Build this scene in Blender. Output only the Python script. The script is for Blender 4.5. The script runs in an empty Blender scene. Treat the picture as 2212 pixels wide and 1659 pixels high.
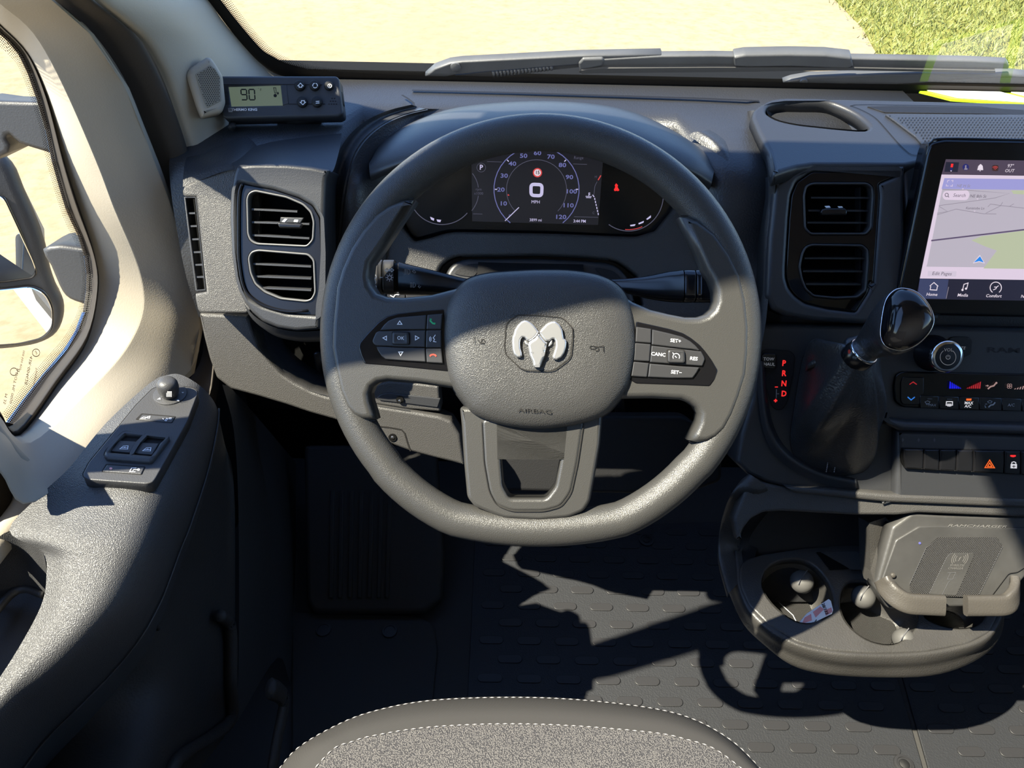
import bpy, math, random
import numpy as np
from mathutils import Vector, Matrix
from mathutils.geometry import tessellate_polygon
random.seed(7)
scn = bpy.context.scene
COL = scn.collection
# ------------------------------------------------------------------ camera
FPX, IW, IH = 1600.0, 2212, 1659
PITCH, ROLL = math.radians(40), math.radians(1.2)
CAM = np.array([0, 0, 1.2])
_U0 = np.array([0, math.sin(PITCH), math.cos(PITCH)])
FWD = np.array([0, math.cos(PITCH), -math.sin(PITCH)])
_R0 = np.array([1.0, 0, 0])
RGT = _R0 * math.cos(ROLL) + _U0 * math.sin(ROLL)
UPV = -_R0 * math.sin(ROLL) + _U0 * math.cos(ROLL)
cd = bpy.data.cameras.new('camera')
cd.sensor_fit = 'HORIZONTAL'; cd.sensor_width = 36.0
cd.lens = 36.0 * FPX / IW
cd.clip_start = 0.02; cd.clip_end = 300
cam = bpy.data.objects.new('camera', cd); COL.objects.link(cam)
cam.matrix_world = Matrix(((RGT[0], UPV[0], -FWD[0], CAM[0]), (RGT[1], UPV[1], -FWD[1], CAM[1]),
                           (RGT[2], UPV[2], -FWD[2], CAM[2]), (0, 0, 0, 1)))
scn.camera = cam
# ------------------------------------------------------------------ world, sun, exposure
SUN_D = Vector((1.0, 0.391, -1.50)).normalized()      # direction the light travels
w = bpy.data.worlds.new('world'); scn.world = w; w.use_nodes = True
nt = w.node_tree; nt.nodes.clear()
wo = nt.nodes.new('ShaderNodeOutputWorld'); bg = nt.nodes.new('ShaderNodeBackground')
sky = nt.nodes.new('ShaderNodeTexSky'); sky.sky_type = 'NISHITA'; sky.sun_disc = False
sky.sun_elevation = math.asin(-SUN_D.z); sky.sun_rotation = math.atan2(-SUN_D.x, -SUN_D.y)
sky.air_density = 1.0; sky.dust_density = 0.15; sky.ozone_density = 3.0
bg.inputs['Strength'].default_value = 0.47
tint = nt.nodes.new('ShaderNodeMixRGB'); tint.blend_type = 'MULTIPLY'; tint.inputs[0].default_value = 1; tint.inputs[2].default_value = (.90, .99, 1.16, 1)
nt.links.new(sky.outputs[0], tint.inputs[1]); nt.links.new(tint.outputs[0], bg.inputs[0]); nt.links.new(bg.outputs[0], wo.inputs[0])
sl = bpy.data.lights.new('sun', 'SUN'); sl.energy = 23.0; sl.angle = math.radians(0.5); sl.color = (1.0, 0.92, 0.76)
so = bpy.data.objects.new('sun', sl); COL.objects.link(so)
so.rotation_mode = 'QUATERNION'; so.rotation_quaternion = SUN_D.to_track_quat('-Z', 'Y')
so.location = (-6, -2, 8)
vs = scn.view_settings
scn.display_settings.display_device = 'sRGB'
vs.view_transform = 'Standard'; vs.look = 'None'; vs.gamma = 1.0; vs.use_curve_mapping = False
vs.exposure = 0.0
# ------------------------------------------------------------------ geometry helpers
def A(p): return np.array(p, float)
def nrm(v): v = A(v); return v / np.linalg.norm(v)
def ray(px, py): return FWD + RGT * (px - IW / 2) / FPX + UPV * (IH / 2 - py) / FPX
def hit(px, py, P, n):
    d = ray(px, py); n = A(n); return CAM + d * (np.dot(A(P) - CAM, n) / np.dot(d, n))
def PX(px, py, x): return hit(px, py, (x, 0, 0), (1, 0, 0))
def PY(px, py, y): return hit(px, py, (0, y, 0), (0, 1, 0))
def PZ(px, py, z): return hit(px, py, (0, 0, z), (0, 0, 1))
def PD(px, py, D): return CAM + ray(px, py) * D
CR = dict(c1=(0, 0, .3617), c2=(700, 150, .4521), c3=(1500, 100, .3219), c4=(1500, 580, .3219), c5=(1412, 1050, .3671),
          c6=(0, 560, .3254), c7=(0, 1050, .3671), c8=(600, 1000, .3972), d1=(0, 0, .2412), lm=(0, 350, .3614),
          pv=(380, 280, .2653), cl=(840, 320, .2893), ls=(740, 540, .1929), rs=(1320, 560, .1809), kn=(760, 820, .1808),
          em=(1060, 660, .09946), wi=(900, 90, .2984), wr=(1540, 90, .3038), tk=(460, 140, .1356), sc=(1930, 290, .2291),
          cm=(1900, 720, .2351), gl=(1640, 620, .2532), ch=(1850, 1090, .1637), sw=(160, 800, .1567), tr=(1560, 1140, .2948),
          fp=(1300, 1180, .2049), cc=(680, 240, .229), ar=(0, 940, .4333), kp=(440, 640, .2411), rr=(1240, 840, .2411),
          ps=(380, 0, .1929), ct=(900, 530, .2441))
def K(c, *pts):
    x0, y0, s = CR[c]; return [(x0 + p[0] * s, y0 + p[1] * s) for p in pts]
class Pl:
    """a real plane in the cab: point P, normal n towards the viewer"""
    def __init__(s, P, n, up=None):
        s.P = A(P); s.n = nrm(n)
        if up is None: up = (0, 0, 1) if abs(s.n[2]) < .95 else (0, 1, 0)
        s.ex = nrm(np.cross(A(up), s.n)); s.ey = np.cross(s.n, s.ex)
    def at(s, px, py, off=0): return hit(px, py, s.P + s.n * off, s.n)
    def loc(s, px, py, off=0):
        q = s.at(px, py, off) - s.P; return (np.dot(q, s.ex), np.dot(q, s.ey))
    def w(s, x, y, z=0): return s.P + s.ex * x + s.ey * y + s.n * z
    def mpp(s, px, py): return np.dot(s.at(px, py) - CAM, FWD) / FPX
def lean(P, deg, yaw=0):
    a, b = math.radians(deg), math.radians(yaw)
    return Pl(P, (math.cos(a) * math.sin(b), -math.cos(a) * math.cos(b), math.sin(a)))
def catmull(pts, n=6, closed=False):
    P = [A(p) for p in pts]; N = len(P); out = []
    if N < 3: 
        return [P[0] + (P[-1] - P[0]) * t / n for t in range(n + 1)]
    for i in range(N if closed else N - 1):
        if closed: a, b, c, d = P[(i - 1) % N], P[i], P[(i + 1) % N], P[(i + 2) % N]
        else:
            b, c = P[i], P[i + 1]
            a = P[i - 1] if i else 2 * b - c
            d = P[i + 2] if i + 2 < N else 2 * c - b
        for k in range(n):
            t = k / n
            out.append(.5 * ((2 * b) + (c - a) * t + (2 * a - 5 * b + 4 * c - d) * t * t + (3 * b - a - 3 * c + d) * t ** 3))
    if not closed: out.append(P[-1])
    return out
def sm(pts, n=4): return [tuple(p) for p in catmull(pts, n, True)]
def fil(pts, r, n=4):
    P = [A(p) for p in pts]; N = len(P); out = []
    for i in range(N):
        a, b, c = P[i - 1], P[i], P[(i + 1) % N]
        rr = min(r, .45 * np.linalg.norm(a - b), .45 * np.linalg.norm(c - b))
        p, q = b + (a - b) / max(1e-9, np.linalg.norm(a - b)) * rr, b + (c - b) / max(1e-9, np.linalg.norm(c - b)) * rr
        for k in range(n + 1):
            t = k / n; out.append(tuple((1 - t) ** 2 * p + 2 * t * (1 - t) * b + t * t * q))
    return out
def circ(cx, cy, r, ry=None, n=28):
    ry = r if ry is None else ry
    return [(cx + r * math.cos(2 * math.pi * i / n), cy + ry * math.sin(2 * math.pi * i / n)) for i in range(n)]
def rect(x0, y0, x1, y1, r=0):
    p = [(x0, y0), (x1, y0), (x1, y1), (x0, y1)]
    return fil(p, r) if r else p
def resample(pts, n):
    P = [A(p) for p in pts]; L = [0]
    for a, b in zip(P, P[1:]): L.append(L[-1] + np.linalg.norm(b - a))
    out = []
    for i in range(n):
        s = L[-1] * i / (n - 1); j = 0
        while j < len(L) - 2 and L[j + 1] < s: j += 1
        t = (s - L[j]) / max(1e-9, L[j + 1] - L[j]); out.append(P[j] + (P[j + 1] - P[j]) * t)
    return out
# ------------------------------------------------------------------ object helpers
WO = {}
def props(o, label=None, cat=None, group=None, kind=None):
    if label: o['label'] = label
    if cat: o['category'] = cat
    if group: o['group'] = group
    if kind: o['kind'] = kind
    return o
def thing(name, loc, label, cat, group=None, kind=None):
    o = bpy.data.objects.new(name, None); COL.objects.link(o); o.location = Vector(loc); WO[o] = A(loc)
    o.empty_display_size = .02
    return props(o, label, cat, group, kind)
def place(o, parent, c):
    COL.objects.link(o)
    if parent is not None:
        o.parent = parent; o.location = Vector(c - WO[parent])
    else: o.location = Vector(c)
    WO[o] = A(c)
def mobj(name, V, Fc, mat, parent=None, smooth=True, label=None, kind=None, cat=None, group=None, solid=0, uv=None, sharp=None, subd=0):
    V = [A(v) for v in V]; arr = np.array(V); c = (arr.min(0) + arr.max(0)) / 2
    me = bpy.data.meshes.new(name)
    me.from_pydata([tuple(v - c) for v in V], [], [tuple(f) for f in Fc])
    if isinstance(smooth, bool): me.polygons.foreach_set('use_smooth', [smooth] * len(me.polygons))
    else: me.polygons.foreach_set('use_smooth', list(smooth))
    if uv is not None:
        L = me.uv_layers.new(name='UVMap')
        for lp in me.loops: L.data[lp.index].uv = uv[lp.vertex_index]
    me.update()
    if sharp: me.set_sharp_from_angle(angle=math.radians(sharp))
    me.materials.append(mat)
    o = bpy.data.objects.new(name, me); place(o, parent, c)
    if solid:
        m = o.modifiers.new('solid', 'SOLIDIFY'); m.thickness = solid; m.offset = -1
    if subd:
        m = o.modifiers.new('sub', 'SUBSURF'); m.levels = subd; m.render_levels = subd
    return props(o, label, cat, group, kind)
def area2(L): return .5 * sum(a[0] * b[1] - b[0] * a[1] for a, b in zip(L, L[1:] + L[:1]))
def inset(L, d):
    N = len(L); out = []
    for i in range(N):
        a, b, c = A(L[i - 1]), A(L[i]), A(L[(i + 1) % N])
        u, v = b - a, c - b; u /= max(1e-12, np.linalg.norm(u)); v /= max(1e-12, np.linalg.norm(v))
        n1, n2 = A((-u[1], u[0])), A((-v[1], v[0])); m = (n1 + n2) / max(.35, 1 + float(n1 @ n2))
        out.append(tuple(b + m * d))
    return out
def plate(name, loops, pl, depth, bev, mat, parent=None, off=0, seg=3, local=False, drop=None, back=True, **kw):
    """a solid plate with rounded front edges; loops[0] outline, the others holes"""
    Ls = []
    for j, L in enumerate(loops):
        Q = [tuple(p) for p in L] if local else [tuple(pl.loc(p[0], p[1], off)) for p in L]
        R = [Q[0]]
        for q in Q[1:]:
            if math.hypot(q[0] - R[-1][0], q[1] - R[-1][1]) > 1e-5: R.append(q)
        if math.hypot(R[0][0] - R[-1][0], R[0][1] - R[-1][1]) < 1e-5: R.pop()
        a = area2(R)
        if (a < 0) == (j == 0): R.reverse()
        Ls.append(R)
    drop = bev if drop is None else drop
    V, Fc, S = [], [], []
    def ring(L, d, z):
        b = len(V)
        for q in (inset(L, d) if d else L): V.append(pl.w(q[0], q[1], off + z))
        return b
    caps, backs = [], []
    for L in Ls:
        N = len(L); rs = [ring(L, 0, -depth)]
        if bev:
            for i in range(seg + 1):
                a = i / seg * math.pi / 2; rs.append(ring(L, bev * (1 - math.cos(a)), -drop * (1 - math.sin(a))))
        else: rs.append(ring(L, 0, 0))
        for r0, r1 in zip(rs, rs[1:]):
            for i in range(N):
                k = (i + 1) % N; Fc.append((r0 + i, r0 + k, r1 + k, r1 + i)); S.append(bool(bev))
        caps.append((rs[-1], N)); backs.append((rs[0], N))
    for grp, rev in ((caps, False), (backs, True)):
        if rev and not back: continue
        idx = [b + i for b, N in grp for i in range(N)]
        polys = []
        for b, N in grp:
            polys.append([Vector((np.dot(V[b + i] - pl.P, pl.ex), np.dot(V[b + i] - pl.P, pl.ey), 0)) for i in range(N)])
        for t in tessellate_polygon(polys):
            f = [idx[t[0]], idx[t[1]], idx[t[2]]]
            p = [A((np.dot(V[q] - pl.P, pl.ex), np.dot(V[q] - pl.P, pl.ey))) for q in f]
            ar = (p[1][0] - p[0][0]) * (p[2][1] - p[0][1]) - (p[2][0] - p[0][0]) * (p[1][1] - p[0][1])
            if abs(ar) < 1e-14: continue
            if (ar < 0) != rev: f.reverse()
            Fc.append(f); S.append(False)
    return mobj(name, V, Fc, mat, parent, smooth=S, **kw)
def dome(name, loop, pl, prof, mat, parent=None, off=0, c=None, **kw):
    L = [A(pl.loc(p[0], p[1], off)) for p in loop]
    if area2([tuple(q) for q in L]) < 0: L.reverse()
    cc = sum(L) / len(L) if c is None else A(pl.loc(c[0], c[1], off)); N = len(L); V, Fc = [], []
    for s, h in prof:
        for q in L: p = cc + (q - cc) * s; V.append(pl.w(p[0], p[1], off + h))
    for r in range(len(prof) - 1):
        for i in range(N):
            k = (i + 1) % N; Fc.append((r * N + i, r * N + k, (r + 1) * N + k, (r + 1) * N + i))
    V.append(pl.w(cc[0], cc[1], off + prof[-1][1])); b = (len(prof) - 1) * N
    for i in range(N): Fc.append((b + i, b + (i + 1) % N, len(V) - 1))
    return mobj(name, V, Fc, mat, parent, **kw)
def loft(name, rows, mat, parent=None, nu=4, nv=4, closed=False, solid=0, lin=False, **kw):
    """surface through rows of points; closed: each row is a ring"""
    if not lin:
        R = [catmull(r, nu, closed) for r in rows]
        colsN = len(R[0]); cols = [catmull([R[j][i] for j in range(len(R))], nv) for i in range(colsN)]
        G = [[cols[i][j] for i in range(colsN)] for j in range(len(cols[0]))]
    else: G = [[A(p) for p in r] for r in rows]
    n, m = len(G), len(G[0]); V = [p for r in G for p in r]; Fc = []
    for j in range(n - 1):
        for i in range(m if closed else m - 1):
            k = (i + 1) % m; Fc.append((j * m + i, j * m + k, (j + 1) * m + k, (j + 1) * m + i))
    if closed and kw.pop('cap', False):
        Fc.append(list(range((n - 1) * m, n * m))); Fc.append(list(range(m - 1, -1, -1)))
    return mobj(name, V, Fc, mat, parent, solid=solid, **kw)
def tube(name, path, r, mat, parent=None, closed=False, up=(0, 0, 1), ry=None, ns=12, taper=None, cap=True, sq=0, **kw):
    P = [A(p) for p in path]; N = len(P); V, Fc = [], []
    for i in range(N):
        if closed: t = P[(i + 1) % N] - P[i - 1]
        else: t = P[min(i + 1, N - 1)] - P[max(i - 1, 0)]
        t = nrm(t); s = nrm(np.cross(t, A(up))); u = np.cross(s, t)
        f = 1 if taper is None else taper[i] if len(taper) == N else np.interp(i / (N - 1), np.linspace(0, 1, len(taper)), taper)
        for k in range(ns):
            a = 2 * math.pi * k / ns; ca, sa = math.cos(a), math.sin(a)
            if sq:
                e = 1 / (abs(ca) ** sq + abs(sa) ** sq) ** (1 / sq); ca *= e; sa *= e
            V.append(P[i] + s * ca * r * f + u * sa * (r if ry is None else ry) * f)
    for i in range(N if closed else N - 1):
        j = (i + 1) % N
        for k in range(ns):
            l = (k + 1) % ns; Fc.append((i * ns + k, i * ns + l, j * ns + l, j * ns + k))
    if not closed and cap:
        Fc.append(list(range(ns - 1, -1, -1))); Fc.append([(N - 1) * ns + k for k in range(ns)])
    return mobj(name, V, Fc, mat, parent, **kw)
def lathe(name, c, axis, prof, mat, parent=None, ns=28, **kw):
    ax = nrm(axis); t = A((0, 0, 1)) if abs(ax[2]) < .9 else A((0, 1, 0)); s = nrm(np.cross(ax, t)); u = np.cross(ax, s); V, Fc = [], []
    for r, h in prof:
        for k in range(ns):
            a = 2 * math.pi * k / ns; V.append(A(c) + ax * h + (s * math.cos(a) + u * math.sin(a)) * r)
    for j in range(len(prof) - 1):
        for k in range(ns):
            l = (k + 1) % ns; Fc.append((j * ns + k, j * ns + l, (j + 1) * ns + l, (j + 1) * ns + k))
    Fc.append([(len(prof) - 1) * ns + k for k in range(ns)]); Fc.append(list(range(ns - 1, -1, -1)))
    return mobj(name, V, Fc, mat, parent, sharp=kw.pop('sharp', 50), **kw)
def box(name, lo, hi, mat, parent=None, **kw):
    x, y, z = zip(lo, hi); V = [(x[i], y[j], z[k]) for i in (0, 1) for j in (0, 1) for k in (0, 1)]
    Fc = [(0, 1, 3, 2), (4, 6, 7, 5), (0, 4, 5, 1), (2, 3, 7, 6), (0, 2, 6, 4), (1, 5, 7, 3)]
    return mobj(name, V, Fc, mat, parent, smooth=False, **kw)
def strokes(name, lines, wpx, pl, mat, parent=None, off=0, **kw):
    V, Fc = [], []
    for L in lines:
        w_ = wpx
        if isinstance(L, tuple): L, w_ = L
        Q = [A(pl.loc(p[0], p[1], off)) for p in L]
        h = w_ * pl.mpp(*L[0]) / 2; N = len(Q); cl = np.linalg.norm(Q[0] - Q[-1]) < 1e-7 and N > 2
        b = len(V)
        for i in range(N):
            if cl and i in (0, N - 1): u, v = Q[0] - Q[-2], Q[1] - Q[0]
            else: u, v = Q[i] - Q[max(i - 1, 0)], Q[min(i + 1, N - 1)] - Q[i]
            if np.linalg.norm(u) < 1e-9: u = v
            if np.linalg.norm(v) < 1e-9: v = u
            u, v = nrm(u), nrm(v); n1, n2 = A((-u[1], u[0])), A((-v[1], v[0])); m = (n1 + n2) / max(.4, 1 + float(n1 @ n2))
            for s in (h, -h): q = Q[i] + m * s; V.append(pl.w(q[0], q[1], off))
        for i in range(N - 1): k = b + 2 * i; Fc.append((k, k + 1, k + 3, k + 2))
    return mobj(name, V, Fc, mat, parent, smooth=False, **kw)
def polys(name, loops, pl, mat, parent=None, off=0, **kw):
    V, Fc = [], []
    for L in loops:
        b = len(V); P2 = [Vector((*pl.loc(p[0], p[1], off), 0)) for p in L]
        V += [pl.w(p.x, p.y, off) for p in P2]
        for t in tessellate_polygon([P2]): Fc.append([b + q for q in t])
    return mobj(name, V, Fc, mat, parent, smooth=False, **kw)
def text(s, px, py, hpx, pl, mat, parent, off=0, name='lettering', shear=0, sx=1, rot=0, align='CENTER', ext=0, mirror=False, bold=0, label=None, space=1.0):
    cu = bpy.data.curves.new(name, 'FONT'); cu.body = s; cu.align_x = align; cu.align_y = 'CENTER'
    cu.size = hpx * pl.mpp(px, py) / .69; cu.shear = shear; cu.extrude = ext; cu.offset = bold * cu.size; cu.space_character = space; cu.resolution_u = 2
    cu.materials.append(mat); o = bpy.data.objects.new(name, cu)
    c = pl.at(px, py, off); place(o, parent, c)
    M = Matrix((tuple(pl.ex), tuple(pl.ey), tuple(pl.n))).transposed() @ Matrix.Rotation(rot, 3, 'Z')
    o.rotation_euler = M.to_euler(); o.scale = (-sx if mirror else sx, 1, 1)
    if label: o['label'] = label
    return o
# ------------------------------------------------------------------ materials
def newmat(name):
    m = bpy.data.materials.new(name); m.use_nodes = True; t = m.node_tree
    return m, t, t.nodes['Principled BSDF']
def plastic(name, col, rough=.5, bscale=0, bstr=0, spec=.5, kind='voronoi', var=0, coat=0, metal=0, dist=.001):
    m, t, b = newmat(name)
    b.inputs['Base Color'].default_value = (*col, 1); b.inputs['Roughness'].default_value = rough
    b.inputs['Specular IOR Level'].default_value = spec; b.inputs['Metallic'].default_value = metal
    b.inputs['Coat Weight'].default_value = coat; b.inputs['Coat Roughness'].default_value = .03
    tc = t.nodes.new('ShaderNodeTexCoord')
    if bscale:
        if kind == 'voronoi':
            x = t.nodes.new('ShaderNodeTexVoronoi'); x.feature = 'SMOOTH_F1'; x.inputs['Scale'].default_value = bscale; out = x.outputs['Distance']
        else:
            x = t.nodes.new('ShaderNodeTexNoise'); x.inputs['Scale'].default_value = bscale; x.inputs['Detail'].default_value = 3; out = x.outputs['Fac']
        t.links.new(tc.outputs['Object'], x.inputs['Vector'])
        bp = t.nodes.new('ShaderNodeBump'); bp.inputs['Strength'].default_value = bstr; bp.inputs['Distance'].default_value = dist
        t.links.new(out, bp.inputs['Height']); t.links.new(bp.outputs[0], b.inputs['Normal'])
    if var:
        n = t.nodes.new('ShaderNodeTexNoise'); n.inputs['Scale'].default_value = 14; n.inputs['Detail'].default_value = 6
        t.links.new(tc.outputs['Object'], n.inputs['Vector'])
        r = t.nodes.new('ShaderNodeValToRGB'); r.color_ramp.elements[0].position = .35; r.color_ramp.elements[1].position = .7
        r.color_ramp.elements[0].color = (*[c * (1 - var) for c in col], 1); r.color_ramp.elements[1].color = (*[min(1, c * (1 + var)) for c in col], 1)
        t.links.new(n.outputs['Fac'], r.inputs[0]); t.links.new(r.outputs[0], b.inputs['Base Color'])
    return m
def glow(name, col, s=1.0):
    m, t, b = newmat(name)
    b.inputs['Base Color'].default_value = (.01, .01, .01, 1); b.inputs['Roughness'].default_value = .3
    b.inputs['Emission Color'].default_value = (*col, 1); b.inputs['Emission Strength'].default_value = s
    return m
def glass(name, tint=(.93, .95, .93), k=1.0):
    m = bpy.data.materials.new(name); m.use_nodes = True; t = m.node_tree; t.nodes.clear()
    o = t.nodes.new('ShaderNodeOutputMaterial'); mx = t.nodes.new('ShaderNodeMixShader'); f = t.nodes.new('ShaderNodeFresnel'); f.inputs['IOR'].default_value = 1.5
    tr = t.nodes.new('ShaderNodeBsdfTransparent'); tr.inputs[0].default_value = (*tint, 1); g = t.nodes.new('ShaderNodeBsdfGlossy'); g.inputs['Roughness'].default_value = 0
    t.links.new(f.outputs[0], mx.inputs[0]); t.links.new(tr.outputs[0], mx.inputs[1]); t.links.new(g.outputs[0], mx.inputs[2]); t.links.new(mx.outputs[0], o.inputs[0])
    return m
def frit(name, rows):
    """printed ceramic dots: u counts dots along the edge, v (0..1) runs from the solid edge to clear glass"""
    m = bpy.data.materials.new(name); m.use_nodes = True; t = m.node_tree; t.nodes.clear()
    N, Lk = t.nodes.new, t.links.new
    o = N('ShaderNodeOutputMaterial'); mx = N('ShaderNodeMixShader'); tr = N('ShaderNodeBsdfTransparent'); d = N('ShaderNodeBsdfDiffuse')
    d.inputs[0].default_value = (.03, .022, .015, 1)
    uv = N('ShaderNodeUVMap'); sp = N('ShaderNodeSeparateXYZ'); Lk(uv.outputs[0], sp.inputs[0])
    def mt(op, a, b=None):
        n = N('ShaderNodeMath'); n.operation = op
        for i, q in enumerate((a, b)):
            if q is None: continue
            if isinstance(q, (int, float)): n.inputs[i].default_value = q
            else: Lk(q, n.inputs[i])
        return n.outputs[0]
    v = mt('MULTIPLY', sp.outputs[1], rows); fv = mt('FLOOR', v); odd = mt('MODULO', fv, 2.0)
    u = mt('ADD', sp.outputs[0], mt('MULTIPLY', odd, .5))
    du = mt('SUBTRACT', mt('FRACT', u), .5); dv = mt('SUBTRACT', mt('FRACT', v), .5)
    dist = mt('SQRT', mt('ADD', mt('MULTIPLY', du, du), mt('MULTIPLY', dv, dv)))
    rad = mt('SUBTRACT', .45, mt('MULTIPLY', sp.outputs[1], .27))
    Lk(mt('LESS_THAN', dist, rad), mx.inputs[0]); Lk(tr.outputs[0], mx.inputs[1]); Lk(d.outputs[0], mx.inputs[2]); Lk(mx.outputs[0], o.inputs[0])
    return m
M = {}
M['dash'] = plastic('dash_plastic', (.029, .030, .033), .42, 520, .30, .5)
M['dash_s'] = plastic('dash_plastic_smooth', (.027, .028, .031), .42, 900, .10, .5)
M['dash_g'] = plastic('dash_plastic_grained', (.048, .046, .044), .46, 1400, .45, .5, dist=.0012)
M['wheel'] = plastic('wheel_leatherette', (.040, .039, .037), .36, 1700, .34, .5)
M['wheel_s'] = plastic('wheel_smooth', (.040, .039, .037), .34, 1800, .18, .5)
M['hub'] = plastic('airbag_cover', (.040, .039, .038), .40, 1500, .42, .5)
M['black'] = plastic('matt_black', (.009, .009, .010), .6, 700, .15, .4)
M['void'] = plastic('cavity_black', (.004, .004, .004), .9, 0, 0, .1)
M['gloss'] = plastic('piano_black', (.005, .005, .006), .10, 0, 0, .4)
M['gloss2'] = plastic('satin_black', (.007, .007, .008), .22, 0, 0, .5)
M['button'] = plastic('button_grey', (.026, .026, .028), .42, 0, 0, .5)
M['chrome'] = plastic('chrome', (.72, .73, .75), .16, 0, 0, .5, metal=1)
M['silver'] = plastic('emblem_silver', (.66, .66, .67), .30, 0, 0, .5, metal=.85)
M['steel'] = plastic('screw_steel', (.5, .48, .45), .3, 0, 0, .5, metal=1)
M['rim'] = plastic('vent_ring_grey', (.10, .10, .10), .4, 0, 0, .5)
M['beige'] = plastic('beige_trim', (.37, .33, .268), .55, 700, .08, .35)
M['beige_d'] = plastic('beige_trim_speaker', (.27, .245, .20), .6, 500, .1, .35)
M['rubber'] = plastic('door_seal_rubber', (.055, .047, .040), .75, 400, .2, .3, kind='noise')
M['blackrub'] = plastic('window_seal_black', (.018, .014, .011), .6, 0, 0, .3)
M['arm'] = plastic('armrest_vinyl', (.050, .050, .052), .44, 1350, .5, .5, dist=.0012)
M['armp'] = plastic('switch_panel_plastic', (.042, .042, .044), .45, 900, .12, .5)
M['doorlow'] = plastic('door_lower_plastic', (.030, .028, .026), .6, 420, .3, .4)
M['mat'] = plastic('rubber_mat', (.017, .018, .021), .55, 420, .35, .45)
M['pad'] = plastic('rubber_pad', (.021, .021, .023), .45, 600, .1, .45)
M['floorp'] = plastic('floor_liner', (.034, .033, .032), .65, 300, .2, .35)
M['tray'] = plastic('tray_plastic', (.038, .036, .034), .44, 600, .3, .5, var=.12)
M['charger'] = plastic('charger_plastic', (.046, .045, .044), .42, 250, .12, .5, var=.2)
M['grip'] = plastic('charger_grip', (.052, .047, .041), .45, 600, .2, .5)
M['nub'] = plastic('soft_nub', (.075, .073, .070), .5, 0, 0, .4)
M['boot'] = plastic('gaiter_leather', (.026, .026, .027), .36, 450, .4, .5)
M['white'] = plastic('print_white', (.80, .80, .82), .5, 0, 0, .3)
M['greyprint'] = plastic('print_grey', (.33, .34, .36), .5, 0, 0, .3)
M['dimprint'] = plastic('print_dim', (.09, .09, .095), .5, 0, 0, .3)
M['dark'] = plastic('print_dark', (.015, .014, .013), .6, 0, 0, .2)
M['green'] = plastic('print_green', (.03, .45, .16), .5)
M['red'] = plastic('print_red', (.55, .05, .03), .5)
M['thermo'] = plastic('display_case', (.034, .036, .042), .5, 800, .1, .5)
M['body'] = plastic('van_paint_white', (.85, .85, .86), .25, 0, 0, .5, coat=.5)
M['mirrorcase'] = plastic('mirror_case', (.022, .022, .023), .5, 500, .2, .5)
M['mirror'] = plastic('mirror_glass', (.92, .93, .93), .0, 0, 0, .5, metal=1)
M['wiper'] = plastic('wiper_metal', (.060, .062, .064), .5, 300, .1, .5, var=.15)
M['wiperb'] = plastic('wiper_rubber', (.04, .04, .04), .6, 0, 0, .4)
M['paper'] = plastic('paper', (.82, .83, .85), .7)
M['lime'] = plastic('lime_folder', (.45, .80, .02), .5)
M['cardpink'] = plastic('card_pink', (.72, .30, .30), .5)
M['glass'] = glass('window_glass', (.94, .955, .93))
M['backlit'] = glow('legend_backlit', (.12, .13, .15), 1.0)
M['gled'] = glow('led_red', (1, .03, .03), .95)
M['frit'] = frit('frit_dots', 5); M['frit2'] = frit('frit_dots_door', 7)
def weave(name, col, k):
    m = plastic(name, col, .42); t = m.node_tree; b = t.nodes['Principled BSDF']; tc = t.nodes.new('ShaderNodeTexCoord'); sp = t.nodes.new('ShaderNodeSeparateXYZ')
    t.links.new(tc.outputs['Object'], sp.inputs[0]); o = []
    for i, s in ((0, 1), (1, 2.0)):
        a = t.nodes.new('ShaderNodeMath'); a.operation = 'MULTIPLY'; a.inputs[1].default_value = k * s; t.links.new(sp.outputs[i], a.inputs[0])
        c = t.nodes.new('ShaderNodeMath'); c.operation = 'SINE'; t.links.new(a.outputs[0], c.inputs[0]); o.append(c)
    x = t.nodes.new('ShaderNodeMath'); x.operation = 'MULTIPLY'; t.links.new(o[0].outputs[0], x.inputs[0]); t.links.new(o[1].outputs[0], x.inputs[1])
    bp = t.nodes.new('ShaderNodeBump'); bp.inputs['Strength'].default_value = .9; bp.inputs['Distance'].default_value = .0012; t.links.new(x.outputs[0], bp.inputs['Height']); t.links.new(bp.outputs[0], b.inputs['Normal'])
    return m
M['weave'] = weave('charger_weave', (.050, .048, .047), 2400); M['wm'] = weave('well_mat', (.048, .046, .045), 2400)
M['emboss'] = plastic('embossed_mark', (.13, .125, .12), .5)
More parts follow.
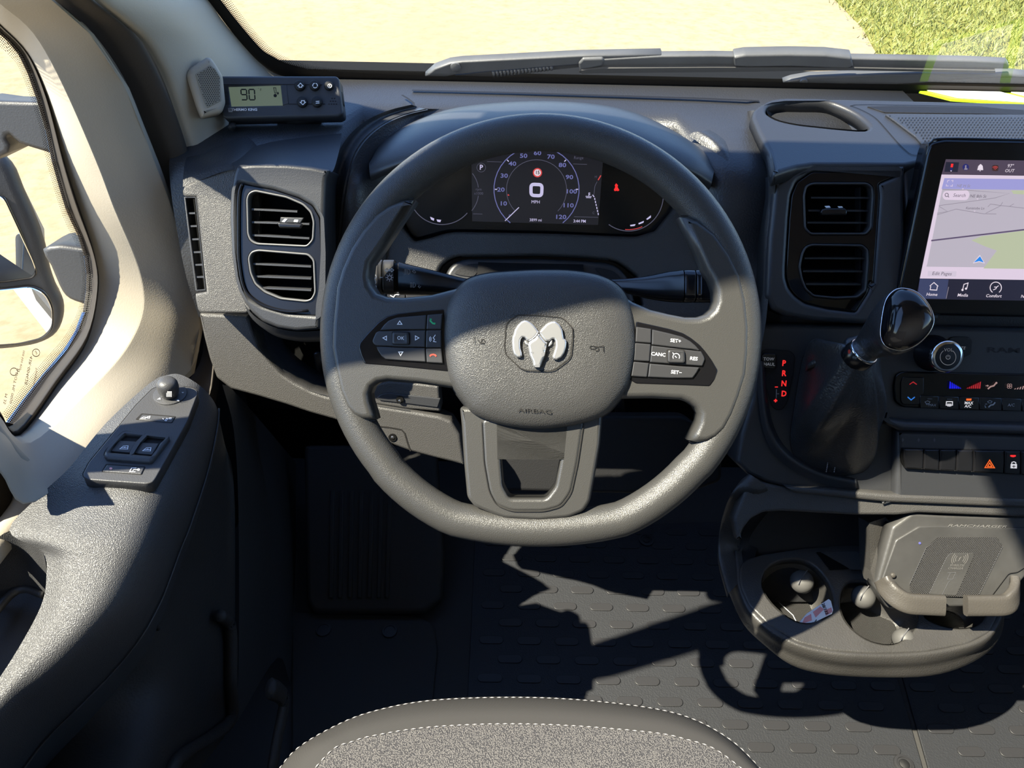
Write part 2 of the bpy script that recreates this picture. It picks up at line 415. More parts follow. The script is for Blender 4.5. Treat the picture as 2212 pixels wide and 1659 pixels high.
# ================================================================== outside
def noise_ground(name, c0, c1, scale, c2=None, rough=.9):
    m, t, b = newmat(name); b.inputs['Roughness'].default_value = rough; b.inputs['Specular IOR Level'].default_value = .1
    tc = t.nodes.new('ShaderNodeTexCoord'); n = t.nodes.new('ShaderNodeTexNoise'); n.inputs['Scale'].default_value = scale
    n.inputs['Detail'].default_value = 9; n.inputs['Roughness'].default_value = .72
    r = t.nodes.new('ShaderNodeValToRGB'); r.color_ramp.elements[0].color = (*c0, 1); r.color_ramp.elements[1].color = (*c1, 1)
    r.color_ramp.elements[0].position = .36; r.color_ramp.elements[1].position = .56
    t.links.new(tc.outputs['Object'], n.inputs[0]); t.links.new(n.outputs['Fac'], r.inputs[0]); out = r.outputs[0]
    if c2:
        n2 = t.nodes.new('ShaderNodeTexNoise'); n2.inputs['Scale'].default_value = .35; n2.inputs['Detail'].default_value = 4
        r2 = t.nodes.new('ShaderNodeValToRGB'); r2.color_ramp.elements[0].position = .5; r2.color_ramp.elements[1].position = .7
        mx = t.nodes.new('ShaderNodeMixRGB'); mx.inputs[2].default_value = (*c2, 1)
        t.links.new(tc.outputs['Object'], n2.inputs[0]); t.links.new(n2.outputs['Fac'], r2.inputs[0]); t.links.new(r2.outputs[0], mx.inputs[0])
        t.links.new(out, mx.inputs[1]); out = mx.outputs[0]
    t.links.new(out, b.inputs['Base Color'])
    bp = t.nodes.new('ShaderNodeBump'); bp.inputs['Strength'].default_value = .4; bp.inputs['Distance'].default_value = .01
    t.links.new(n.outputs['Fac'], bp.inputs['Height']); t.links.new(bp.outputs[0], b.inputs['Normal'])
    return m
GZ = -.68
M['pave'] = noise_ground('pavement', (.20, .154, .092), (.245, .197, .127), 9, (.205, .159, .099))
M['grassb'] = noise_ground('grass_soil', (.10, .10, .02), (.16, .155, .04), 30)
M['blade'] = plastic('grass_blade', (.165, .185, .04), .6, var=.45)
box('ground', (-40, -15, GZ - .3), (40, 60, GZ), M['pave'], kind='structure')
gb = [PZ(1925, 215, GZ), PZ(1905, 170, GZ), PZ(1893, 115, GZ), PZ(1862, 60, GZ), PZ(1803, 0, GZ), PZ(1720, -90, GZ), PZ(1500, -200, GZ)]
gb2 = [gb[0] + A((-.1, -1.5, 0))] + gb + [A((gb[-1][0], 40, GZ)), A((40, 40, GZ)), A((40, gb[0][1] - 1.5, GZ))]
gpl = Pl((0, 0, GZ), (0, 0, 1))
plate('grass_ground', [[(p[0], p[1]) for p in gb2]], gpl, .03, 0, M['grassb'], off=.012, local=True, kind='structure')
def inside(x, y, P):
    c = False
    for a, b in zip(P, P[1:] + P[:1]):
        if (a[1] > y) != (b[1] > y) and x < (b[0] - a[0]) * (y - a[1]) / (b[1] - a[1]) + a[0]: c = not c
    return c
V, Fc = [], []; rg = random.Random(3); x0, y0 = gb[4][0] - .6, gb[0][1] - .8
while len(Fc) < 42000:
    x, y = x0 + rg.random() * 5.5, y0 + rg.random() * 6.5
    if not inside(x + rg.gauss(0, .05), y + rg.gauss(0, .05), gb2): continue
    a = rg.random() * 6.28; h = .03 + .05 * rg.random(); wd = .004 + .005 * rg.random(); lx, ly = rg.gauss(0, .03), rg.gauss(0, .03); b = len(V)
    V += [(x - wd * math.cos(a), y - wd * math.sin(a), GZ + .012), (x + wd * math.cos(a), y + wd * math.sin(a), GZ + .012), (x + lx, y + ly, GZ + h)]; Fc.append((b, b + 1, b + 2))
mobj('grass', V, Fc, M['blade'], smooth=False, kind='stuff', label='short dry green grass beyond the edge of the pavement')
# ================================================================== cab shell
box('floor', (-.62, -.75, -.06), (1.5, 1.35, -.004), M['floorp'], kind='structure')
FLOOR = bpy.data.objects['floor']
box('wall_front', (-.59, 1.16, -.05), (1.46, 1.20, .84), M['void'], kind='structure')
box('wall_back', (-.60, -.80, -.05), (1.5, -.75, 2.36), M['beige'], kind='structure')
box('ceiling', (-.62, -.80, 2.34), (1.5, .33, 2.40), M['beige'], kind='structure')
XG = -.56
def shf(L): return [(a - .0144, b + .05) for a, b in L]
l0w = [(.432, 1.70), (.50, 1.64), (.58, 1.52), (.63, 1.40), (.655, 1.32), (.685, 1.20), (.745, 1.08)]
edge = [(1.08, .86), (.92, 1.15), (.80, 1.36), (.70, 1.51), (.635, 1.66), (.575, 1.82), (.525, 1.95), (.47, 2.05)]
wrap = edge[1:] + [(.46, 2.07), (.50, 1.99), (.55, 1.89), (.62, 1.75), (.69, 1.605), (.80, 1.38), (.91, 1.155)]  # unseen side opening, added so the sun reaches the instrument hood
l0px = [(0, 60), (30, 88), (54, 116), (74, 158), (94, 217), (112, 280), (126, 350), (155, 451), (181, 508), (195, 552), (200, 592), (199, 630), (192, 675), (177, 715), (152, 757), (108, 809), (65, 865), (27, 917)]
l0 = [(q[1], q[2]) for q in (PX(p[0], p[1], XG) for p in l0px)]
quarter = l0w + l0 + [(.540, .70), (.47, .82), (.437, .98), (.432, 1.10)]
mainw = fil([(.395, .78), (.388, .92), (.364, 1.10), (.352, 1.38), (.315, 1.56), (.284, 1.756), (.250, 2.0), (.21, 2.28), (-.42, 2.28), (-.42, .78)], .04)  # unseen upper part made taller than real so sun reaches tray and charger
shell = [(-.7, -.1), (1.21, -.1), (1.21, .80), (1.14, .82)] + edge + [(.36, 2.36), (-.7, 2.36)]
dpl = Pl((-.556, 0, 0), (1, 0, 0))
plate('wall_left', [shell, quarter, mainw], dpl, .012, 0, M['blackrub'], local=True, kind='structure')
spl = Pl((-.60, 0, 0), (-1, 0, 0))
def mir(L): return [(-a, b) for a, b in L]
skin = [(-3.2, -.3), (.98, -.3), (.98, .50), (.60, .60), (-3.2, .66)]
vb = thing('van_body_side', (-.61, -.5, .3), 'white outer side of the van seen in the mirror', 'van')
plate('side_panel', [mir(skin)], spl, .02, 0, M['body'], vb, local=True)
tube('door_handle', [(-.615, -.42, .52), (-.645, -.40, .52), (-.655, -.32, .52), (-.645, -.24, .52), (-.615, -.22, .52)], .02, M['black'], vb, ry=.028)
box('wall_right', (1.42, -.75, -.05), (1.47, 1.12, .74), M['beige'], kind='structure')
box('window_4', (1.44, -.3, .74), (1.446, .85, 1.75), M['glass'], kind='structure')
plate('trim_5', [[(-.75, .74), (1.12, .74), (1.08, .86), (.34, 2.34), (-.75, 2.34)], fil([(-.32, .78), (.78, .78), (.70, 1.1), (.35, 1.72), (-.32, 1.72)], .06)], Pl((1.42, 0, 0), (1, 0, 0)), .03, 0, M['beige'], local=True, kind='structure')
# ---- windscreen
WS = Pl((0, 1.055, .86), (0, -math.sin(math.radians(64)), -math.cos(math.radians(64))))
def wsl(px, py): return WS.loc(px, py)
g_out = [(-.62, -.05), (1.42, -.05), (1.40, 1.62), (-.56, 1.62)]
win1 = thing('window_1', (0.3, 1.0, .9), None, None, kind='structure')
W0 = [(420, -32), (449, 0), (492, 58), (535, 109), (564, 138), (597, 160), (650, 175), (731, 184), (870, 186), (1000, 187), (1250, 190), (1500, 194), (1850, 200), (2212, 206), (2560, 213)]
W1 = [(452, -32), (477, 0), (517, 51), (564, 105), (590, 122), (615, 135), (650, 145), (687, 152), (796, 160), (1000, 166), (1250, 170), (1500, 175), (1850, 181), (2212, 188), (2560, 195)]
W2 = [(472, -32), (499, 0), (540, 54), (584, 102), (610, 119), (632, 129), (660, 137), (692, 144), (798, 153), (1000, 160), (1250, 165), (1500, 170), (1850, 176), (2212, 183), (2560, 190)]
def wsp(L, n=90, off=.002): return resample([WS.at(p[0], p[1], off) for p in L], n)
plate('pane', [g_out], WS, .004, 0, M['glass'], win1, local=True, back=False)
loft('black_border', [catmull([WS.at(*p, .003) for p in W0], 5), catmull([WS.at(*p, .003) for p in W1], 5)], M['blackrub'], win1, lin=True)
def frit_strip(name, La, Lb, parent, pitch, mat):
    V, Fc, UV = [], [], []; s = 0
    for i, (a, b) in enumerate(zip(La, Lb)):
        if i: s += np.linalg.norm(a - La[i - 1])
        V += [a, b]; UV += [(s / pitch, 0), (s / pitch, 1)]
        if i: k = 2 * i; Fc.append((k - 2, k - 1, k + 1, k))
    return mobj(name, V, Fc, mat, parent, uv=UV, smooth=False)
frit_strip('frit_band', catmull([WS.at(*p, .0025) for p in W1], 5), catmull([WS.at(*p, .0025) for p in W2], 5), win1, .0024, M['frit'])
# upper left pillar in front of the driver and the rest of the frame beyond the picture
plate('trim_4', [[(-.60, .10), (-.50, .10), (-.495, .22), (-.495, .55), (-.60, .60)]], WS, .03, .004, M['beige'], off=.02, local=True, kind='structure')
plate('trim_6', [[(1.24, -.03), (1.46, -.03), (1.46, 1.62), (1.22, 1.62)]], WS, .03, .004, M['beige'], off=.02, local=True, kind='structure')
plate('trim_7', [[(-.62, 1.0), (1.46, 1.0), (1.46, 1.66), (-.62, 1.66)]], WS, .03, .004, M['beige'], off=.02, local=True, kind='structure')
# ---- driver door
win2 = thing('window_2', (-.52, .6, .7), None, None, kind='structure')
gpl2 = Pl((-.565, 0, 0), (1, 0, 0))
plate('pane', [[(a + .0, b) for a, b in quarter]], gpl2, .004, 0, M['glass'], win2, local=True, back=False)
qn = l0w + l0 + [(.556, .685), (.548, .75), (.50, 1.2)]
La = catmull([A((-.5635, a, b)) for a, b in l0w[1:] + l0], 4)
cq = A((-.5635, .62, 1.0)); Lb = []
for i, p in enumerate(La):
    t = nrm(La[min(i + 1, len(La) - 1)] - La[max(i - 1, 0)]); nn = np.cross(t, (1, 0, 0)); nn = nn if np.dot(nn, cq - p) > 0 else -nn
    Lb.append(p + nn * .018)
frit_strip('frit_band', La, Lb, win2, .0026, M['frit2'])
etch = Pl((-.5632, 0, 0), (1, 0, 0))
for s, x, y, h, r in (('43R-004628', 62, 800, 9, .95), ('Tempered', 76, 815, 7, .95), ('II', 40, 800, 10, .95), ('DOT ML 0000', 30, 838, 8, .95), ('M 35', 12, 862, 8, .95), ('000 500 850', 48, 778, 6, .95)):
    text(s, x, y, h, etch, M['dark'], win2, 0, rot=r - .35, mirror=True)
strokes('emblem', [sm(circ(78, 762, 8, 8, 16)) + [sm(circ(78, 762, 8, 8, 16))[0]], sm(circ(30, 803, 8, 8, 16)) + [sm(circ(30, 803, 8, 8, 16))[0]]], 1.6, etch, M['dark'], win2)
text('E', 78, 762, 8, etch, M['dark'], win2, 0, mirror=True)
plate('added_side_pane', [wrap], gpl2, .004, 0, M['glass'], win1, local=True, back=False)  # glazes the added side opening
win3 = thing('window_3', (-.52, 0, .75), None, None, kind='structure')
plate('pane', [mainw], gpl2, .004, 0, M['glass'], win3, local=True, back=False)
door = thing('door_1', (-.45, .3, .1), None, None, kind='structure')
L0k = [(-20, 42), (0, 60), (54, 116), (94, 217), (126, 350), (155, 451), (195, 552), (199, 630), (177, 715), (108, 809), (27, 917), (0, 888), (-45, 840)]
L1k = [(-20, 38), (0, 56), (60, 120), (101, 212), (139, 350), (165, 430), (205, 552), (213, 625), (190, 735), (125, 832), (43, 940), (0, 899), (-50, 850)]
L2k = [(-22, -20), (0, 8), (72, 72), (135, 183), (208, 350), (246, 450), (297, 575), (308, 667), (270, 755), (182, 853), (66, 956), (0, 906), (-55, 858)]
L3k = [(90, -18), (111, 0), (193, 72), (270, 188), (336, 354), (372, 452), (416, 597), (433, 700), (412, 800), (262, 925), (75, 1085), (0, 1020), (-60, 960)]
L2b = [(100, -16), (121, 2), (203, 74), (279, 190), (345, 356), (380, 453), (423, 598), (440, 702), (420, 806), (268, 935), (80, 1095), (0, 1030), (-60, 970)]
def rowx(L, x): return [PX(p[0], p[1], x) for p in L]
loft('window_seal', [rowx(L0k, -.559), rowx([((a[0] + b[0]) / 2 + 2, (a[1] + b[1]) / 2) for a, b in zip(L0k, L1k)], -.506), rowx(L1k, -.506)], M['blackrub'], door, nu=5, nv=3)
xs2 = [-.462] * 13
def mid(a, b, t): return a + (b - a) * t
r1, r2, r3 = rowx(L1k, -.506), rowx(L2k, -.462), rowx(L3k, -.415)
loft('window_reveal', [r1, [mid(a, b, .5) for a, b in zip(r1, r2)], [mid(a, b, .93) for a, b in zip(r1, r2)], r2], M['beige'], door, nu=5, nv=3)
rm = [mid(a, b, .5) + A((.006, 0, 0)) for a, b in zip(r2, r3)]
loft('window_surround', [r2, [mid(a, b, .06) + A((.001, 0, 0)) for a, b in zip(r2, r3)], rm, [mid(a, b, .93) + A((.002, 0, 0)) for a, b in zip(r2, r3)], r3], M['beige'], door, nu=5, nv=4)
r4 = rowx(L2b, -.418)
loft('door_lip', [r3[:10], r4[:10]], M['beige'], door, lin=True)
S5k = [(183, -20), (203, 0), (307, 90), (376, 235), (409, 335), (428, 440), (446, 600), (462, 715), (455, 830), (440, 900)]
r5 = rowx(S5k, -.395)
sealr = rowx(L2b[:10], -.425); r6 = rowx([(x + 18, y) for x, y in S5k], -.405)
trim2 = loft('trim_2', [sealr, [mid(a, b, .3) + A((.010, -.006, 0)) for a, b in zip(sealr, r5)], [mid(a, b, .7) + A((.012, -.006, 0)) for a, b in zip(sealr, r5)], r5, r6], M['rubber'], nu=5, nv=4, kind='structure')
# armrest, one padded body along the door
ARM = [[(345, 814, .700), (385, 808, .700), (428, 830, .694), (456, 858, .672), (470, 884, .64), (474, 905, .60)],
       [(312, 837, .700), (368, 845, .702), (420, 862, .694), (460, 895, .664), (466, 925, .63), (468, 950, .58)],
       [(228, 915, .700), (310, 930, .702), (388, 950, .692), (440, 985, .655), (447, 1015, .615), (450, 1040, .56)],
       [(150, 1010, .695), (240, 1040, .698), (345, 1062, .686), (402, 1095, .646), (410, 1130, .60), (414, 1160, .545)],
       [(95, 1062, .690), (205, 1095, .692), (322, 1118, .680), (380, 1150, .638), (388, 1185, .59), (392, 1215, .53)],
       [(20, 1145, .682), (165, 1165, .686), (298, 1178, .674), (356, 1215, .630), (364, 1250, .58), (368, 1285, .52)],
       [(92, 1192, .672), (170, 1215, .676), (276, 1232, .664), (335, 1268, .62), (344, 1300, .57), (348, 1340, .51)],
       [(100, 1250, .662), (158, 1282, .664), (240, 1305, .652), (296, 1335, .61), (306, 1370, .56), (312, 1410, .50)],
       [(88, 1310, .652), (130, 1345, .653), (190, 1372, .64), (240, 1405, .595), (252, 1440, .545), (260, 1480, .48)],
       [(40, 1400, .640), (75, 1430, .638), (118, 1455, .622), (160, 1485, .578), (175, 1520, .53), (185, 1565, .46)],
       [(-20, 1490, .628), (10, 1510, .624), (40, 1530, .606), (80, 1565, .56), (95, 1600, .51), (105, 1650, .44)],
       [(-110, 1600, .61), (-80, 1620, .606), (-50, 1640, .588), (-10, 1680, .54), (5, 1720, .49), (15, 1770, .42)]]
loft('armrest', [[PZ(*p) for p in r] for r in ARM], M['arm'], door, nu=6, nv=5)
seam = [PZ(r[4][0], r[4][1], r[4][2]) + A((.003, -.002, .003)) for r in ARM]
tube('armrest_piping', catmull(seam, 5), .0012, M['armp'], door, ns=6)
lowr = [[PZ(*r[5]) for r in ARM]]
lowr.append([PX(x, y, -.350) for x, y in [(486, 960), (488, 1000), (488, 1080), (480, 1180), (470, 1240), (455, 1310), (440, 1370), (420, 1440), (390, 1520), (340, 1600), (280, 1680), (180, 1790)]])
lowr.append([PX(x, y, -.345) for x, y in [(500, 1000), (505, 1050), (508, 1120), (508, 1220), (508, 1290), (508, 1370), (508, 1440), (506, 1510), (490, 1580), (440, 1650), (380, 1730), (280, 1850)]])
loft('lower_panel', lowr, M['doorlow'], door, nu=4, nv=4)
pr = catmull([PX(x, y, -.338) for x, y in K('c7', (1290, 760), (1345, 800), (1362, 900), (1362, 1150), (1370, 1330), (1340, 1400), (1240, 1480), (1110, 1560), (1040, 1620), (1000, 1700))], 5)
tube('pocket_rim', pr, .0075, M['doorlow'], door, ns=8)
tube('pocket_lip', catmull([PX(x, y, -.36) for x, y in K('ar', (1022, 390), (1010, 480), (965, 620), (905, 715))], 5), .004, M['armp'], door, ns=8, taper=[.4, 1, 1, .5])
tube('pocket_lip', catmull([PX(x, y, -.36) for x, y in K('ar', (805, 645), (770, 700), (755, 770), (770, 880), (790, 970))], 5), .004, M['doorlow'], door, ns=8, taper=[.4, 1, 1, .5])
tube('strap_anchor', [PX(x, y, -.36) for x, y in K('ar', (890, 1215), (935, 1190), (1010, 1210))], .009, M['doorlow'], door, ns=8, taper=[.4, 1, .4])
# pull pocket in the armrest
rim = [PZ(*p) for p in [(-40, 1190, .66), (20, 1147, .679), (62, 1165, .676), (92, 1192, .670), (101, 1250, .660), (89, 1310, .650), (42, 1400, .638), (-20, 1490, .626), (-60, 1545, .62)]]
loft('pull_pocket', [rim, [mid(p, A((-.46, p[1], p[2])), .10) - A((0, 0, .03)) for p in rim], [p - A((.02, 0, .085)) for p in rim]], M['arm'], door, nu=5, nv=4)
plate('pull_pocket_floor', [[(-120, 1120), (60, 1150), (130, 1240), (110, 1330), (30, 1500), (-120, 1600)]], Pl((-.4, .4, .575), (0, 0, 1)), .01, 0, M['armp'], door)
tube('pocket_edge', catmull([PZ(x, y, .595) for x, y in [(-10, 1322), (25, 1283), (55, 1272), (95, 1285)]], 5), .004, M['armp'], door, ns=8)
tube('grab_handle', catmull([PX(x, y, -.455) for x, y in [(-40, 925), (0, 972), (40, 1015), (62, 1045), (60, 1085), (35, 1125), (0, 1165), (-40, 1215)]], 5), .0135, M['beige'], door, ns=12, ry=.012)
plate('handle_recess', [[(-60, 980), (40, 1040), (50, 1075), (20, 1130), (-60, 1190)]], Pl((-.47, 0, 0), (1, 0, 0)), .01, 0, M['rubber'], door)
# kick panel and sill left of the footwell
loft('trim_3', [[PX(x, y, -.34) for x, y in [(480, 830), (505, 930), (515, 1100), (516, 1400), (512, 1560)]], [PX(x, y, -.36) for x, y in [(520, 860), (545, 960), (575, 1060), (600, 1200), (600, 1420)]], [PZ(x, y, .0) for x, y in [(640, 1000), (640, 1060), (640, 1180), (634, 1330), (628, 1480)]]], M['floorp'], nu=4, nv=4, kind='structure')
# ---- A pillar trim
P5 = rowx([(150, -60), (203, 0), (253, 40), (307, 90), (347, 159), (376, 235), (398, 300), (411, 345)], -.393)
PW = [WS.at(*p, .004) for p in [(395, -60), (449, 0), (478, 40), (500, 68), (535, 109), (564, 138), (597, 160), (665, 176)]]
pil = thing('trim_1', (-.37, .85, .9), None, None, kind='structure')
rows = [P5, [mid(a, b, .12) + A((.008, -.012, 0)) for a, b in zip(P5, PW)], [mid(a, b, .5) + A((.012, -.022, .0)) for a, b in zip(P5, PW)], [mid(a, b, .9) + A((.004, -.010, 0)) for a, b in zip(P5, PW)], PW]
loft('pillar_cover', rows, M['beige'], pil, nu=5, nv=4)
ppl = Pl(hit(450, 190, (-.36, .86, .88), (.45, -.8, .4)), (.45, -.8, .4))
spk = thing('pillar_speaker', ppl.at(450, 190), 'beige speaker grille pod on the windscreen pillar left of the thermometer display', 'speaker')
plate('frame', [fil(K('ps', (115, 840), (150, 765), (350, 632), (400, 645), (445, 705), (530, 850), (560, 1150), (520, 1260), (300, 1310), (240, 1180)), 6)], ppl, .045, .006, M['beige'], spk, off=.012)
gl_ = fil(K('ps', (215, 830), (385, 722), (445, 770), (500, 860), (510, 1130), (350, 1212), (322, 1170)), 3)
plate('grille', [gl_], ppl, .006, .001, M['beige_d'], spk, off=.0128)
dots = []
for j in range(26):
    for i in range(18):
        x, y = 418 + i * 4.6 + (j % 2) * 2.3, 138 + j * 3.9
        if inside(x, y, [(px_, py_) for px_, py_ in inset([tuple(p) for p in (gl_ if area2(gl_) > 0 else gl_[::-1])], 3)]): dots.append(circ(x, y, 1.25, n=6))
polys('perforation', dots, ppl, M['dark'], spk, off=.0133, kind='stuff')
# ---- door mirror outside
mp = PX(30, 520, -.86); c_ = nrm(CAM - mp)
msd = thing('door_mirror', mp, 'tall black door mirror with two glasses outside the driver window', 'mirror')
hpl = Pl(mp, c_ + A((.15, -.25, 0)))
plate('housing', [sm([(27, 350), (52, 405), (83, 475), (100, 530), (110, 580), (126, 625), (139, 652), (139, 688), (124, 722), (94, 742), (50, 753), (-20, 758), (-90, 740), (-100, 560), (-80, 380), (-20, 325)], 3)], hpl, .11, .022, M['mirrorcase'], msd, off=-.012, seg=4)
plate('lit_case_edge', [[(-30, 318), (10, 326), (48, 398), (96, 495), (97, 520), (84, 505), (60, 440), (22, 355)]], hpl, .06, .004, M['beige'], msd, off=-.030)  # sunlit side of the black case, the light put in as beige
def mplane(P, r): return Pl(P, nrm(CAM - P) + nrm(r))
mg1 = mplane(mp + hpl.n * .012, (-.16, -1, -.32))
mg2l = PX(20, 690, -.84); mg2 = mplane(mg2l + hpl.n * .012, (.06, -1, -.34))
lo1 = fil([(-60, 385), (8, 432), (36, 492), (70, 565), (77, 586), (66, 598), (0, 607), (-60, 610)], 10)
lo2 = fil([(-60, 633), (0, 628), (66, 621), (96, 636), (112, 668), (112, 706), (90, 729), (40, 741), (-60, 748)], 14)
for lo, mg in ((lo1, mg1), (lo2, mg2)):
    q = [tuple(p) for p in lo]
    b = plate('glass_bezel', [fil([(p[0] + (5 if p[0] > 0 else -5), p[1] + (5 if p[1] > np.mean([r[1] for r in q]) else -5)) for p in q], 3)], hpl, .02, .004, M['gloss2'], msd, off=.003)
    plate('mirror_glass', [q], mg, .003, 0, M['mirror'], msd, off=.006)
a1 = Pl(PX(80, 280, -.70), (.15, -1, .25))
plate('upper_arm', [sm([(-90, 222), (0, 218), (80, 220), (165, 214), (200, 240), (205, 352), (150, 346), (118, 335), (75, 322), (40, 310), (18, 291), (10, 300), (16, 330), (-90, 360)], 2)], a1, .075, .006, M['mirrorcase'], msd)
a2 = Pl(PX(150, 590, -.66), (.15, -1, .25))
plate('lower_arm', [sm([(90, 540), (130, 530), (185, 538), (225, 536), (228, 668), (195, 662), (160, 652), (140, 640), (126, 618), (108, 575)], 2)], a2, .075, .006, M['mirrorcase'], msd)
# ---- wipers on the outside of the glass
wo_ = -.028
w1 = thing('windscreen_wiper', WS.at(1500, 150, wo_), 'long grey driver wiper lying along the bottom of the windscreen', 'wiper')
plate('wiper_arm', [K('wi', (60, 262), (130, 200), (240, 160), (330, 148), (1180, 105), (1770, 94), (1776, 112), (1360, 130), (1180, 166), (560, 215), (440, 225), (280, 242), (180, 262))], WS, .012, .002, M['wiper'], w1, off=wo_)
lathe('pivot_cap', WS.at(*K('wi', (283, 182))[0], wo_), WS.n, [(.0075, 0), (.0075, .002), (.004, .004)], M['wiper'], w1)
for i in range(17):
    x = 555 + i * 26; y0, y1 = 216 - i * 2.4, 252 - i * 3.1
    tube('spring_coil', [WS.at(*p, wo_ - .002) for p in K('wi', (x, y0), (x + 6, (y0 + y1) / 2), (x + 4, y1))], .0025, M['wiper'], w1, ns=6)
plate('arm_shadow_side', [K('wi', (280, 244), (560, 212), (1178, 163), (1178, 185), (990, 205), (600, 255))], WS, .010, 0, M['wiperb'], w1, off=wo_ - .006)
plate('blade', [[(1252, 134), (1300, 129), (1430, 122), (1540, 121), (1840, 127), (2100, 132), (2176, 136), (2180, 142), (2178, 150), (2100, 148), (1840, 145), (1540, 144), (1300, 147), (1255, 152)]], WS, .010, .002, M['wiper'], w1, off=wo_ + .002)
plate('rubber_lip', [[(1256, 152), (1300, 148), (1540, 146), (1840, 147), (2150, 153), (2150, 158), (1840, 152), (1540, 156), (1300, 158), (1256, 159)]], WS, .008, 0, M['wiperb'], w1, off=wo_ + .006)
plate('blade_clip', [fil(K('wi', (1172, 160), (1205, 128), (1345, 124), (1362, 140), (1345, 180), (1290, 192), (1215, 205), (1178, 232)), 2)], WS, .012, .003, M['wiper'], w1, off=wo_ + .004)
plate('blade_adapter', [fil(K('wr', (150, 112), (230, 99), (540, 93), (800, 98), (985, 118), (1003, 178), (950, 196), (560, 180), (240, 184), (152, 178)), 3)], WS, .016, .003, M['wiper'], w1, off=wo_ + .006)
w2 = thing('windscreen_wiper', WS.at(2000, 170, wo_), 'lower wiper arm on the passenger side partly behind the black glass border', 'wiper')
plate('wiper_arm', [K('wr', (500, 300), (560, 280), (690, 258), (1200, 240), (1450, 234), (2000, 238), (2100, 232), (2230, 245), (2230, 262), (2000, 262), (1850, 268), (1600, 292), (1300, 310), (700, 310))], WS, .012, .003, M['wiper'], w2, off=wo_)
lathe('pivot_cap', WS.at(*K('wr', (643, 280))[0], wo_), WS.n, [(.0055, 0), (.0055, .003), (.003, .005)], M['wiper'], w2)
# ================================================================== dashboard
FA = lean((0, .80, .83), 30)
dash = thing('dashboard', (.3, .95, .5), 'dark grey moulded van dashboard running below the windscreen', 'dashboard')
def prof_row(x):
    if -.21 < x < .22: P = [(1.052, .862), (1.0, .858), (.96, .852), (.945, .83), (.935, .78), (.925, .74), (.915, .69), (.90, .62)]
    elif x < .31: P = [(1.052, .862), (1.0, .858), (.90, .852), (.84, .838), (.815, .80), (.80, .75), (.79, .70), (.79, .64)]
    elif x < .535: P = [(1.052, .862), (1.0, .860), (.95, .856), (.88, .83), (.85, .80), (.80, .74), (.75, .66), (.70, .58)]
    else: P = [(1.07, .825), (1.0, .825), (.95, .828), (.88, .83), (.85, .80), (.80, .74), (.75, .66), (.70, .58)]
    return [A((x, a, b)) for a, b in P]
loft('dash_top', [prof_row(x) for x in (-.41, -.36, -.30, -.26, -.22, -.20, -.10, .0, .10, .205, .225, .26, .305, .315, .53, .54, 1.42)], M['dash'], dash, nu=4, nv=1)
gp = Pl((0, 1.0, .8605), (0, -.1, 1))
strokes('defrost_slot', [[(890, 195), (1100, 200), (1500, 212), (1640, 218)]], 10, Pl((0, 1.0, .860), (0, .02, 1)), M['black'], dash, off=.0015)
strokes('panel_gap', [[(868, 205), (880, 212), (893, 222), (895, 234)]], 5, Pl((0, 1.0, .860), (0, .02, 1)), M['dark'], dash, off=.003)
# trough that separates the left module from the instrument module
tr = [(905, 232), (860, 243), (815, 262), (778, 290), (752, 325), (738, 365), (726, 420), (718, 500), (712, 600), (708, 680)]
ty = [.92, .90, .875, .85, .83, .815, .80, .79, .78, .77]
loft('trough', [[PY(x - 16, y - 6, Y) for (x, y), Y in zip(tr, ty)], [PY(x, y, Y + .008) for (x, y), Y in zip(tr, ty)], [PY(x + 20, y + 5, Y - .006) for (x, y), Y in zip(tr, ty)]], M['dash'], dash, nu=4, nv=4)
# smooth surround between trough and hood
sr = [[PY(x + 14, y + 3, Y - .004) for (x, y), Y in zip(tr, ty)],
      [PY(x, y, Y) for (x, y), Y in zip([(960, 236), (905, 252), (865, 275), (828, 305), (803, 338), (793, 372), (775, 415), (768, 500), (765, 600), (762, 680)], [.935, .91, .885, .86, .84, .825, .80, .785, .775, .765])],
      [PY(x, y, Y) for (x, y), Y in zip([(1010, 242), (960, 262), (915, 290), (880, 325), (850, 360), (835, 395), (825, 430), (830, 510), (835, 600), (835, 680)], [.93, .91, .89, .87, .855, .84, .825, .80, .785, .77])]]
loft('instrument_surround', sr, M['dash'], dash, nu=4, nv=4)
srr = [(1500, 285), (1518, 296), (1536, 312), (1556, 340), (1566, 385), (1562, 440), (1548, 500), (1530, 560)]
sry = [.895, .884, .872, .855, .835, .82, .805, .79]
loft('instrument_surround', [[PY(x - 14, y + 8, Y) for (x, y), Y in zip(srr, sry)], [PY(x, y, Y - .001) for (x, y), Y in zip(srr, sry)], [PY(x + 16, y - 2, Y - .002) for (x, y), Y in zip(srr, sry)], [PY(x + 34, y - 4, Y + .012) for (x, y), Y in zip(srr, sry)]], M['dash'], dash, nu=4, nv=4)
